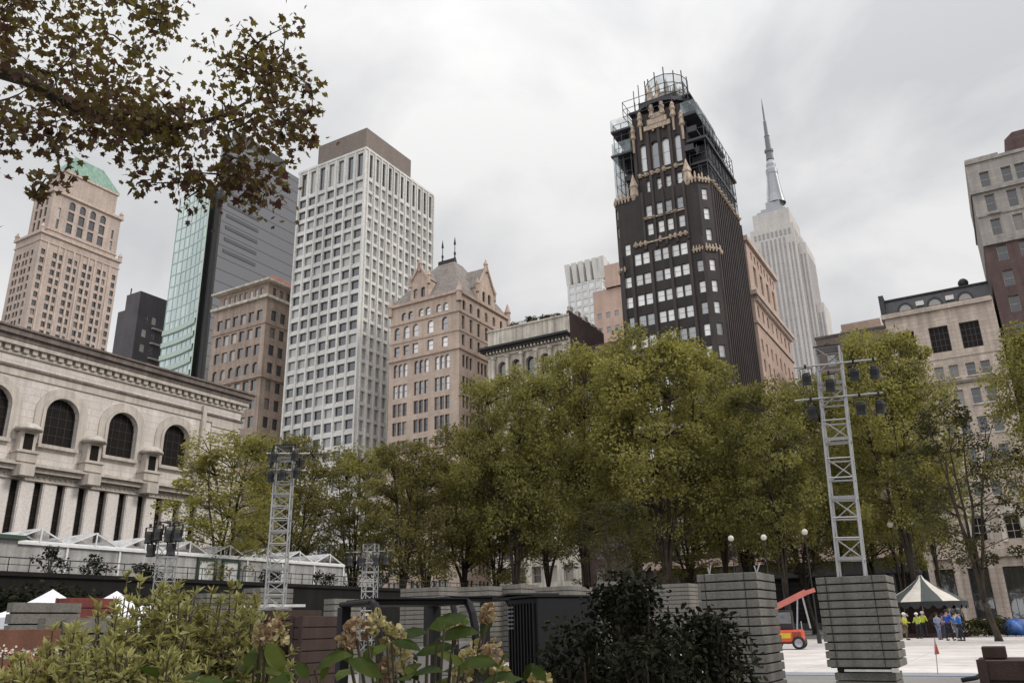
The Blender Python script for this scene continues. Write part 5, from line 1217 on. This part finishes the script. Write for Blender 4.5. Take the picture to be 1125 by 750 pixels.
m_=MB()
for k in range(9): xx=-cw/2+.04+k*(cw-.1)/8; m_.box(xx,xx+.025,-.425,-.4,.12,c.z-.08)
m_.build('rib',M['blackpaint'],t)
m_=MB(); m_.box(-cw/2-.28,cw/2+.02,-.46,.42,c.z-.018,c.z+.0); m_.bar((-cw/2-.28,-.1,c.z),(-cw/2+.1,-.1,c.z+.035),.7,.02); m_.build('top_flap',M['blackpaint'],t)
m_=MB()
for i in range(4):
    for k in range(6): m_.box(-cw/2+.05+i*.035,-cw/2+.065+i*.035,-.432,-.428,c.z-.35+k*.045,c.z-.33+k*.045)
m_.build('vent_grille',M['steelgrey'],t)
m_=MB(); m_.box(-cw/2,cw/2,-.38,.38,0,.06); m_.build('plinth',M['tyre'],t)

# ------------------------------------------------------------------ orange machine
M['orange']=plain('orange_red_paint',(0.62,0.085,0.03),0.4,0,0.5); M['boompink']=plain('faded_red_boom',(0.52,0.16,0.13),0.5); M['yellow']=plain('yellow_paint',(0.62,0.45,0.03),0.5)
p=at(867,701,47); t=thing('lift_machine','orange red lift machine with raised pinkish boom between the two nearest stacks','lift machine',(p.x,p.y,0.03),R(8))
m_=MB(); m_.box(-1.0,.75,-.7,.7,.3,.95); m_.box(-1.0,-.3,-.65,.65,.95,1.15); m_.build('body',M['orange'],t,bevel=.12)
m_=MB(); m_.box(-.35,.15,-.715,-.70,.55,.8); m_.build('emblem',M['yellow'],t)
m_=MB(); m_.box(-.75,.3,-.5,.5,.95,1.9); m_.build('cab',M['lampblack'],t,bevel=.06)
m_=MB(); m_.bar((-.9,-.62,1.85),(1.15,-.62,2.75),.2,.28); m_.bar((1.1,-.62,2.7),(1.6,-.62,2.85),.14,.2); m_.build('boom',M['boompink'],t)
m_=MB(); m_.bar((.95,-.62,2.6),(1.15,-.62,1.0),.08,.08); m_.bar((.7,-.62,2.45),(.5,-.62,.95),.07,.07); m_.build('hydraulic_ram',M['steelgrey'],t)
for xx in (-.7,.5):
    for yy in (-.7,.7): wheel_y(t,xx,yy,.32,.32,.25)
m_=MB()
for k in range(6): m_.box(.25+k*.07,.28+k*.07,-.712,-.70,.5,.85)
m_.build('grille',M['lampblack'],t)
m_=MB(); m_.box(-.7,.25,-.51,-.5,1.25,1.8); m_.build('cab_window',M['g_dark'],t)
m_=MB(); m_.tube((.72,-.5,.95),(.72,-.5,1.35),.03); m_.tube((-.98,.5,1.1),(-.98,.5,2.0),.02); m_.build('exhaust',M['steelgrey'],t)
m_=MB(); m_.box(-1.05,.8,-.72,.72,.28,.36); m_.build('bumper',M['lampblack'],t)

# ------------------------------------------------------------------ carousel
M['stripew']=plain('cream_canvas',(0.62,0.58,0.52),0.8); M['stripeg']=plain('grey_green_canvas',(0.075,0.088,0.088),0.8)
p=at(1021,690,74); t=thing('carousel','small carousel with cream and grey striped tent roof behind the people','carousel',(p.x,p.y,0.05))
zr=at(1021,661,74).z-.05; zt=at(1019,631,74).z-.05
nn=24; m_=MB(); m_.lathe([(2.95,zr),(2.2,zr+.5),(1.4,zr+.92),(.72,zr+1.4),(.3,zt-.3),(.12,zt)],nn,(0,0,0),lambda j:(j//2)%2); m_.build('tent_roof',[M['stripew'],M['stripeg']],t)
m_=MB()
for j in range(nn):
    a0,a1=2*PI*j/nn,2*PI*(j+1)/nn; P=lambda a,z,r=2.98:(r*math.cos(a),r*math.sin(a),z)
    am=(a0+a1)/2; m_.poly([P(a0,zr+.02),P(a1,zr+.02),P(a1,zr-.25),P(am+.04,zr-.5),P(am-.04,zr-.5),P(a0,zr-.25)])
m_.build('scalloped_valance',M['lampblack'],t)
m_=MB(); m_.lathe([(.12,zt),(.2,zt+.1),(.22,zt+.25),(.06,zt+.4),(.03,zt+.7)],8); m_.build('roof_finial',M['lampblack'],t)
m_=MB(); m_.lathe([(0.01,0),(2.8,0),(2.8,.25),(0.01,.25)],24); m_.build('platform',M['darkwood'],t)
m_=MB(); m_.lathe([(1.5,.25),(1.4,zr)],12); m_.build('centre_shade_drum',M['darkwood'],t)  # centre column made wide and dark to stand for the shaded interior
for j in range(8):
    a=2*PI*j/8; q=MB(); q.tube((2.4*math.cos(a),2.4*math.sin(a),.25),(2.4*math.cos(a),2.4*math.sin(a),zr),.04); q.build('pole',M['gold'],t)
    # horse on each pole
    h=MB(); c,s_=math.cos(a),math.sin(a); T=lambda u,z:(2.4*c-s_*u,2.4*s_+c*u,z)
    h.path([T(-.45,1.15),T(-.2,1.22),T(.15,1.2),T(.38,1.3),T(.55,1.6),T(.7,1.62),T(.82,1.5)],[.12,.17,.15,.14,.10,.09,.05],8)
    for u,du in ((-.4,-.15),(-.3,.1),(.25,-.1),(.35,.25)): h.path([T(u,1.1),T(u+du*.6,.85),T(u+du*.3,.62)],[.06,.045,.03],6)
    h.path([T(-.5,1.2),T(-.65,1.05),T(-.7,.85)],[.03,.05,.02],5)
    h.build('carousel_horse',M['stripew' if j%2 else 'darkwood'],t,smooth=True)

# ------------------------------------------------------------------ people by the carousel
M['skin']=plain('skin',(0.42,0.26,0.19),0.6); M['hair']=plain('dark_hair',(0.03,0.022,0.018),0.8)
CL={}
def cloth(col):
    if col not in CL: CL[col]=plain('cloth',col,0.85)
    return CL[col]
def skin_obj(name,pts,edges,rad,mat_,parent,root=0):
    me=bpy.data.meshes.new(name); me.from_pydata(pts,edges,[]); me.materials.append(mat_); o=link(name,me,parent)
    o.modifiers.new('skin','SKIN'); sv=me.skin_vertices[0].data
    for i,r in enumerate(rad): sv[i].radius=(r,r) if not isinstance(r,tuple) else r; sv[i].use_root=(i==root)
    s_=o.modifiers.new('sub','SUBSURF'); s_.levels=1; s_.render_levels=1; me.polygons.foreach_set('use_smooth',[True]*len(me.polygons)); o.modifiers['skin'].use_smooth_shade=True
    return o
def person(label,px,py,D,rz,top,legs,hat=None,arm=0.3,stride=.1,hs=1.72,long=False):
    p=at(px,py,D); t=thing('person',label,'person',(p.x,p.y,0.03 if p.y<70 else 0.12),rz,'people beside the carousel'); s_=hs/1.72
    V=[(0,0,.92),(0,0,1.12),(0,0,1.36),(0,-.01,1.5),(0,-.02,1.62),   # pelvis waist chest neck head
       (-.10,0,.88),(-.11,-.02-stride,.5),(-.11,stride*.3-stride,.08),(-.11,-.14-stride,.04),
       (.10,0,.88),(.11,stride-.02,.5),(.11,stride*1.4,.08),(.11,stride*1.4-.14,.04),
       (-.19,0,1.38),(-.25,-.04,1.12),(-.24,-.04-arm*.7,.93+arm*.5),(.19,0,1.38),(.25,-.04,1.12),(.24,-.04-arm,.93+arm*.6)]
    E_=[(0,1),(1,2),(2,3),(3,4),(0,5),(5,6),(6,7),(7,8),(0,9),(9,10),(10,11),(11,12),(2,13),(13,14),(14,15),(2,16),(16,17),(17,18)]
    Rr=[(.13,.10),(.12,.09),(.15,.10),.055,(.085,.10),.085,.06,.042,.035,.085,.06,.042,.035,.055,.043,.032,.055,.043,.032]
    V=[(a*s_,b_*s_,c*s_) for a,b_,c in V]
    skin_obj('body',V,E_,Rr,M['skin'],t)
    tv=[0,1,2,3,13,14,15,16,17,18]; mp={v:i for i,v in enumerate(tv)}
    P=[list(V[v]) for v in tv]; P[0][2]-=.06*s_ + (.25 if long else 0); P[3][2]-=.04
    for k in (6,9): q=6 if k==6 else 9; P[q]=[P[q-1][j]+(P[q][j]-P[q-1][j])*.8 for j in range(3)]
    skin_obj('jacket',[tuple(q) for q in P],[(mp[a],mp[b_]) for a,b_ in E_ if a in mp and b_ in mp],[(.17,.135),(.155,.12),(.185,.13),.075,.08,.065,.05,.08,.065,.05],cloth(top),t)
    lv=[0,5,6,7,9,10,11]; mp={v:i for i,v in enumerate(lv)}; P=[list(V[v]) for v in lv]
    skin_obj('trousers',[tuple(q) for q in P],[(mp[a],mp[b_]) for a,b_ in E_ if a in mp and b_ in mp],[(.145,.115),.10,.075,.06,.10,.075,.06],cloth(legs),t)
    m_=MB()
    for k in (8,12): x,y,z=V[k]; m_.box(x-.05,x+.05,y-.06,y+.17,0,.085)
    m_.build('shoe',M['hair'],t,bevel=.02)
    m_=MB(); hx,hy,hz=V[4]
    if hat: m_.sphere((hx,hy,hz+.04),.125,12,6,0,.85); m_.lathe([(.15,hz+.03),(.15,hz+.045),(.11,hz+.06)],12,(hx,hy-.02,0)); m_.build('hard_hat',cloth(hat),t,smooth=True)
    else: m_.sphere((hx,hy+.02,hz+.045),.108,10,6); m_.build('hair',M['hair'],t,smooth=True)
    # face: nose and eyes
    m_=MB(); m_.lathe([(.022,-.03),(.012,.02),(.001,.03)],6,(hx,hy-.105,hz-.005)); m_.build('nose',M['skin'],t)
    return t
person('person in yellow hi-vis jacket and white helmet, nearest to the grey stack',997,703,64,R(70),(.42,.45,.05),(.12,.09,.06),(.7,.7,.68),.25,.05)
person('person in yellow hi-vis jacket and white helmet before the dark carousel side',1011,700,68,R(-25),(.38,.48,.05),(.02,.02,.03),(.75,.75,.72),.3,.03)
person('second yellow hi-vis worker close behind, half hidden',1017,698,71,R(160),(.40,.46,.05),(.02,.02,.025),(.6,.6,.58),.2,.02)
person('person in pale grey blue coat standing left of the blue group',1033,702,64,R(40),(.20,.25,.36),(.14,.17,.25),None,.45,.06,1.64,True)
person('person in orange brown top amid the blue group',1039,699,68,R(-60),(.40,.17,.07),(.06,.06,.08),None,.3,.02,1.62)
person('person in bright blue jacket and dark trousers, tallest of the group',1045,705,61,R(150),(.02,.08,.42),(.012,.014,.03),None,.5,.12,1.84)
person('person in blue jacket striding at the right of the group',1058,706,60,R(250),(.03,.13,.42),(.02,.02,.035),None,.35,.14,1.7)
person('person in light blue jacket just behind the striding one',1052,700,67,R(60),(.08,.22,.42),(.10,.12,.14),None,.2,.06,1.66)

# blue covered bundle, low shrubs, parked car
M['tarp']=plain('blue_tarpaulin',(0.03,0.10,0.32),0.4,0,0.5,0.25,2)
rg=np.random.default_rng(3); m_=MB(); m_.sphere((0,0,.45),.85,22,12,0,.75)
m_.v=[(x*(1+.12*math.sin(7*y+5*z)),y*(1+.12*math.sin(6*x+4*z)),max(0,z+.09*math.sin(9*x+7*y))) for x,y,z in m_.v]
p=at(1117,693,72); o=m_.build('covered_bundle',M['tarp'],None,(0,0,0),True); o.location=(p.x,p.y,.1); tag(o,'bundle wrapped in blue tarpaulin at the right edge by the verge','bundle')
for k,(px,lb) in enumerate(((1072,'low brown green shrub right of the walking people'),(1090,'low dark shrub in the middle of the verge'),(1106,'low shrub beside the blue bundle'))):
    p=at(px,694,72); bush('low_shrub',lb,'shrub',(p.x,p.y,.1),1.0,.9,1.0+.15*(k==1),26,34,.17,'leaf_dark',120+k,group='low shrubs on the verge',rcl=.32)
M['carpaint']=plain('dark_car_paint',(0.02,0.02,0.024),0.25,0.4,0.6,0.05)
def car(label,px,D,Y):
    p=at(px,690,D); t=thing('parked_car',label,'car',(p.x,Y,-.1),0)
    prof=[(-2.3,.45),(-2.32,.8),(-2.15,1.0),(-1.6,1.08),(-1.0,1.6),(.9,1.66),(1.75,1.15),(2.25,1.05),(2.32,.8),(2.3,.45)]
    m_=MB(); n=len(prof)
    for yy,ins in ((-.92,0),(.92,0)): pass
    L1=[(x,-.92+(.14 if z>1.1 else 0),z) for x,z in prof]; L2=[(x,.92-(.14 if z>1.1 else 0),z) for x,z in prof]
    for i in range(n): j=(i+1)%n; m_.poly([L1[i],L1[j],L2[j],L2[i]])
    m_.poly(L1); m_.poly(L2); m_.build('body',M['carpaint'],t,bevel=.05)
    for (a,c_) in ((-1.25,-.15),(-.05,1.3)):
        g=MB(); za=1.14; zb_=1.52; g.poly([(a-(.0 if a<-1 else 0),-.90,za),(c_+(.2 if c_>1 else 0),-.90,za),(c_-(.25 if c_>1 else 0),-.80,zb_),(a+(.28 if a<-1 else 0),-.80,zb_)]); g.build('side_window',M['g_pale'],t)
    for xx in (-1.45,1.45):
        for yy in (-.85,.85): wheel_y(t,xx,yy,.34,.34,.22)
    for xx,k in ((2.3,'pale'),(-2.31,'redwood')):
        for yy in (-.65,.65): g=MB(); g.box(xx-.03,xx+.03,yy-.16,yy+.16,.72,.88); g.build('headlight' if k=='pale' else 'tail_light',M[k],t)
    return t
car('dark car parked on the street behind the low shrubs at right',1092,117,116.2)

# flag pole, timber block, globe lamps
p=at(1030,738,25.2); t=thing('flag_pole','thin leaning pole with a small orange pennant on the white floor','flag',(p.x,p.y,.03)); q=at(1027,701,25.2)
m_=MB(); m_.tube((0,0,0),(q.x-p.x,0,q.z),.012); m_.build('pole',M['steelgrey'],t); m_=MB(); z1=q.z; m_.poly([(q.x-p.x-.01,0,z1),(q.x-p.x-.07,.02,z1-.42),(q.x-p.x+.05,0,z1-.40)]); m_.build('pennant',M['orange'],t)
crate('timber_block','dark timber block stack in the lower right corner',1072,1140,724,11.5,1.0,'darkwood',0,4,cat='timber stack')
p=at(1091,717,11.6); m_=MB(); m_.box(-.12,.13,-.16,.16,0,.13); o=m_.build('timber_offcut',M['darkwood'],bevel=.01); o.location=(p.x,p.y+.35,at(1106,724,11.5).z); tag(o,'short dark timber offcut lying on the timber block stack','timber')
m_=MB(); K=[(0,0,0),(.3,.1,.05),(.5,.3,.16),(.8,.35,.05),(1.2,.2,.02)]; m_.path([Vector(k)+Vector((0,0,.05)) for k in K],[.05]*5,8); p=at(1056,744,22.5); o=m_.build('cable',M['tyre'],None,(0,0,0),True); o.location=(p.x,p.y,0.0); tag(o,'black cable bundle on the paving at the edge of the white floor','cable')
M['globe']=plain('opal_globe',(0.55,0.52,0.47),0.35)
def lamp_post(px,py,D,label):
    p=at(px,py,D); t=thing('street_lamp',label,'street lamp',(p.x,p.y,0),0,'globe lamps among the trees')
    m_=MB(); m_.lathe([(.14,0),(.14,.5),(.07,.7),(.05,1.2),(.035,p.z-.35),(.08,p.z-.3),(.09,p.z-.22)],10); m_.build('post',M['irondark'],t,smooth=True)
    m_=MB(); m_.sphere((0,0,p.z),.0034*D,14,8); m_.build('lamp_globe',M['globe'],t,smooth=True)
for q in ((803,591,66,'globe lamp above the tall stack, left one'),(839,590,60,'globe lamp between the tall stack and the orange machine'),(884,584,58,'globe lamp just left of the right lattice tower'),(978,576,77,'globe lamp right of the right lattice tower'),(1000,573,77,'globe lamp nearest to the mansard building')): lamp_post(*q)

# ------------------------------------------------------------------ foreground planting
def lance_shrub(label,px,py,D,rx,nst,seed,lf=.085):
    p=at(px,py,D); rg=np.random.default_rng(seed); rd=random.Random(seed); H=p.z*1.10; lf*=.74; nst=int(nst*1.25); st=MB(); parts=[]
    t=thing('shrub',label,'shrub',(p.x,p.y,0),0,'light green shrubs in the foreground')
    for i in range(nst):
        a=rd.uniform(0,2*PI); r=rx*math.sqrt(rd.random()); h=H*rd.uniform(.72,1.0)*(1-.22*(r/rx)**2)
        b0=Vector((r*.25*math.cos(a),r*.25*math.sin(a),0)); tp=Vector((r*math.cos(a),r*math.sin(a),h)); mid=(b0+tp)/2+Vector((rd.gauss(0,.05),rd.gauss(0,.05),.05))
        st.path([b0,mid,tp],[.012,.008,.004],5)
        n=int(rd.uniform(36,54)); tt=rg.uniform(.3,1.02,n)
        P=np.array([(b0*(1-u)**2+mid*2*u*(1-u)+tp*u*u) for u in tt]); ang=rg.uniform(0,2*PI,n); el=rg.uniform(.1,1.0,n)
        Dv=np.stack([np.cos(ang)*np.cos(el),np.sin(ang)*np.cos(el),np.sin(el)],1); l=lf*rg.uniform(.7,1.35,n)
        parts.append(cards(P,Dv,np.tile([0,0,1.0],(n,1))+rg.normal(size=(n,3))*.3,l,l*.34,'lance',.1))
        for q_ in range(5):
            u=rd.uniform(.45,.95); s0=b0*(1-u)**2+mid*2*u*(1-u)+tp*u*u; aa=rd.uniform(0,2*PI); ln=rd.uniform(.06,.16); s1=s0+Vector((math.cos(aa)*ln,math.sin(aa)*ln,rd.uniform(.0,.09))); st.path([s0,s1],[.004,.002],4)
            k=rd.randint(9,14); f_=rg.uniform(.25,1,k); P=np.array(s0)*(1-f_[:,None])+np.array(s1)*f_[:,None]; ang=rg.uniform(0,2*PI,k); el=rg.uniform(-.3,.9,k); Dv=np.stack([np.cos(ang)*np.cos(el),np.sin(ang)*np.cos(el),np.sin(el)],1)+np.array([math.cos(aa)*.6,math.sin(aa)*.6,0])
            l=lf*rg.uniform(.5,1.05,k); parts.append(cards(P,Dv,np.tile([0,0,1.0],(k,1))+rg.normal(size=(k,3))*.5,l,l*.36,'lance',.12))
        k=9; ang=rg.uniform(0,2*PI,k); el=rg.uniform(.5,1.4,k); Dv=np.stack([np.cos(ang)*np.cos(el),np.sin(ang)*np.cos(el),np.sin(el)],1); parts.append(cards(np.tile(np.array(tp),(k,1)),Dv,rg.normal(size=(k,3)),np.full(k,lf*.95),np.full(k,lf*.3),'lance',.1))
    st.build('stem',M['stem'],t); link('foliage',leafmesh('foliage',parts,M['leaf_light']),t)
lance_shrub('tallest light green shrub with a spray of narrow leaves before the white wrapped post',155,638,5.6,.26,30,1)
lance_shrub('broad light green shrub at the lower left, left of the tallest spray',95,690,5.2,.42,74,2)
lance_shrub('light green shrub at the very lower left corner',35,722,4.9,.26,26,3)
lance_shrub('dense light green shrub in the middle of the lower left planting',205,668,5.3,.42,90,4)
lance_shrub('yellow green shrub below the left lattice tower',262,668,5.5,.36,74,5)
lance_shrub('low light green shrub in front of the tallest spray',150,705,4.7,.36,60,6)
def flower_head(parts,c,r,n,rg):
    q=rg.normal(size=(n,3)); q/=np.linalg.norm(q,axis=1,keepdims=True); P=np.array(c)+q*(r*rg.random(n)**.5)[:,None]*np.array([1,1,1.25])
    l=np.full(n,.023)*rg.uniform(.7,1.3,n); parts.append(cards(P,q+rg.normal(size=(n,3))*.5,rg.normal(size=(n,3)),l,l*.85,'oval',.2))
def broad_shrub(label,leaves,heads,D,seed,name='hydrangea'):
    rg=np.random.default_rng(seed); rd=random.Random(seed)
    cx=sum(l[0] for l in leaves)/len(leaves); b_=at(cx,745,D); t=thing(name,label,'flowering shrub',(b_.x,b_.y,0),0,'broad leaved flowering shrubs in the foreground')
    O=Vector((b_.x,b_.y,0)); parts=[]; st=MB()
    for (x,y,tx,ty,wd) in leaves:   # leaf from x,y towards tx,ty
        d0=D+rd.uniform(-.22,.22); a=at(x,y,d0)-O; c=at(tx,ty,d0+rd.uniform(-.10,.10))-O; L_=(c-a).length*.78
        parts.append(cards(np.array([a]),np.array([c-a]),np.array([[rd.uniform(-.4,.4)+.25,-.75+rd.uniform(-.3,.3),.8]]),np.array([L_]),np.array([L_*wd]),'oval',.09))
        st.path([Vector((rd.gauss(0,.05),rd.gauss(0,.05),.2)),Vector((a.x*.6,a.y*.6,a.z*.7)),a],[.012,.008,.004],5)
    for k in range(60):
        x=cx+rd.gauss(0,60); y=rd.uniform(735,900); d0=D+rd.uniform(-.35,.3); a=at(x,y,d0)-O; an=rd.uniform(0,2*PI); L_=rd.uniform(.09,.15)
        parts.append(cards(np.array([a]),np.array([[math.cos(an),math.sin(an),rd.uniform(-.2,.5)]]),np.array([[0,-.4,1.0]]),np.array([L_]),np.array([L_*.6]),'oval',.1))
    st.build('stem',M['stem'],t); link('foliage',leafmesh('foliage',parts,M['leaf_big']),t)
    for (x,y,rpx,key) in heads:
        fp=[]; c=at(x,y,D-.02)-O; r=rpx*.68*D/953; flower_head(fp,c,r,int(24+rpx*2.2),rg); s_=MB(); s_.path([Vector((c.x*.4,c.y*.4,c.z*.55)),c-Vector((0,0,r))],[.009,.005],5); s_.build('flower_stalk',M['stem'],t); link('flower_head',leafmesh('flower_head',fp,M[key]),t)
broad_shrub('broad leaved shrub with fading cream flower heads in front of the black cart',
 [(345,735,398,712,.5),(420,745,372,716,.5),(385,730,372,690,.5),(398,740,418,695,.55),(430,705,472,715,.4),(425,708,405,722,.5),(470,712,520,738,.42),(455,720,515,706,.4),(440,700,478,690,.45),(480,702,540,690,.42),(488,690,520,668,.5),(470,690,530,678,.5),(528,700,545,673,.42),(505,730,560,728,.5),(520,742,568,735,.45),(545,738,562,712,.6),(555,745,540,718,.5),(575,748,590,722,.6),(600,748,580,725,.6),(510,738,492,712,.5),(440,745,470,722,.5),(460,748,440,726,.5),(340,745,320,722,.5),(352,748,365,722,.5),(402,690,440,684,.4)],
 [(392,690,15,'flower_pink'),(412,684,13,'flower'),(432,700,15,'flower'),(440,722,16,'flower'),(425,738,15,'flower_pink'),(498,692,12,'flower_pink'),(520,722,17,'flower'),(538,716,15,'flower_pink'),(508,742,16,'flower'),(548,742,14,'flower'),(592,746,15,'flower'),(535,674,9,'flower_pink'),(382,704,9,'flower_pink')],3.0,31)
broad_shrub('small broad leaved shrub with one pinkish flower head below the left lattice tower',
 [(280,712,268,745,.5),(285,708,300,735,.5),(292,705,318,748,.55),(290,740,325,722,.5),(278,740,285,712,.5),(300,748,330,735,.5),(268,748,282,725,.5)],[(298,690,13,'flower_pink'),(288,697,10,'flower_pink'),(308,698,9,'flower')],3.3,37)
# dark bush in the centre right
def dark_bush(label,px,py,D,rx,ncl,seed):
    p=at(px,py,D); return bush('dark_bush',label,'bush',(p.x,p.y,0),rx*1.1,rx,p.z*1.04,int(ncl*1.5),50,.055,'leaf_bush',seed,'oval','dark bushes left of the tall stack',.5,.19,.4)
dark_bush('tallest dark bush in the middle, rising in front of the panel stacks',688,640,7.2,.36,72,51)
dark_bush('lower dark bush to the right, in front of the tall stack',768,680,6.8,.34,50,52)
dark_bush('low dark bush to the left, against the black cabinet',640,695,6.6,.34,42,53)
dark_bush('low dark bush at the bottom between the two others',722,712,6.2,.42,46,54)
# bedding flowers at the lower left
p=at(43,714,6.5); t=thing('flower_bed','patch of crimson and white bedding flowers at the lower left','flowers',(p.x,p.y,0)); rg=np.random.default_rng(77)
M['crimson']=leafmat('crimson_petal',[(0.28,0.01,0.05),(0.45,0.02,0.09)],.2); M['whitepetal']=leafmat('white_petal',[(.6,.55,.5),(.8,.75,.72)],.2)
pr=[]; pw=[]; pg=[]; st=MB()
for k in range(16): c=(rg.normal()*.09,rg.normal()*.12,p.z-rg.random()*.16); flower_head(pr if k%3==0 else pw,c,.035,14,rg); st.path([(c[0]*.5,c[1]*.5,.2),c],[.006,.004],4)
for k in range(14): pg.append(clump((rg.normal()*.13,rg.normal()*.13,p.z-.12-rg.random()*.35),22,.12,.8,.06,rg))
st.build('stem',M['stem'],t); link('red_blossom',leafmesh('red_blossom',pr,M['crimson']),t); link('white_blossom',leafmesh('white_blossom',pw,M['whitepetal']),t); link('foliage',leafmesh('foliage',pg,M['leaf_dark']),t)
# roof garden on the cream block
for k,(x,y,h,lb) in enumerate(((-73.2,134.5,2.7,'tallest roof garden bush above the dark cornice'),(-76.5,133.6,1.6,'small roof garden bush near the glasshouse'),(-69.5,133.8,1.9,'roof garden bush nearest the dark brick side wall'),(-67,134.2,1.7,'spreading roof garden bush at the right end of the cornice block'))):
    bush('roof_shrub',lb,'shrub',(x,y,57.2),1.3,1.2,h,24,40,.28,'leaf_dark',140+k,group='roof garden plants',rcl=.55)
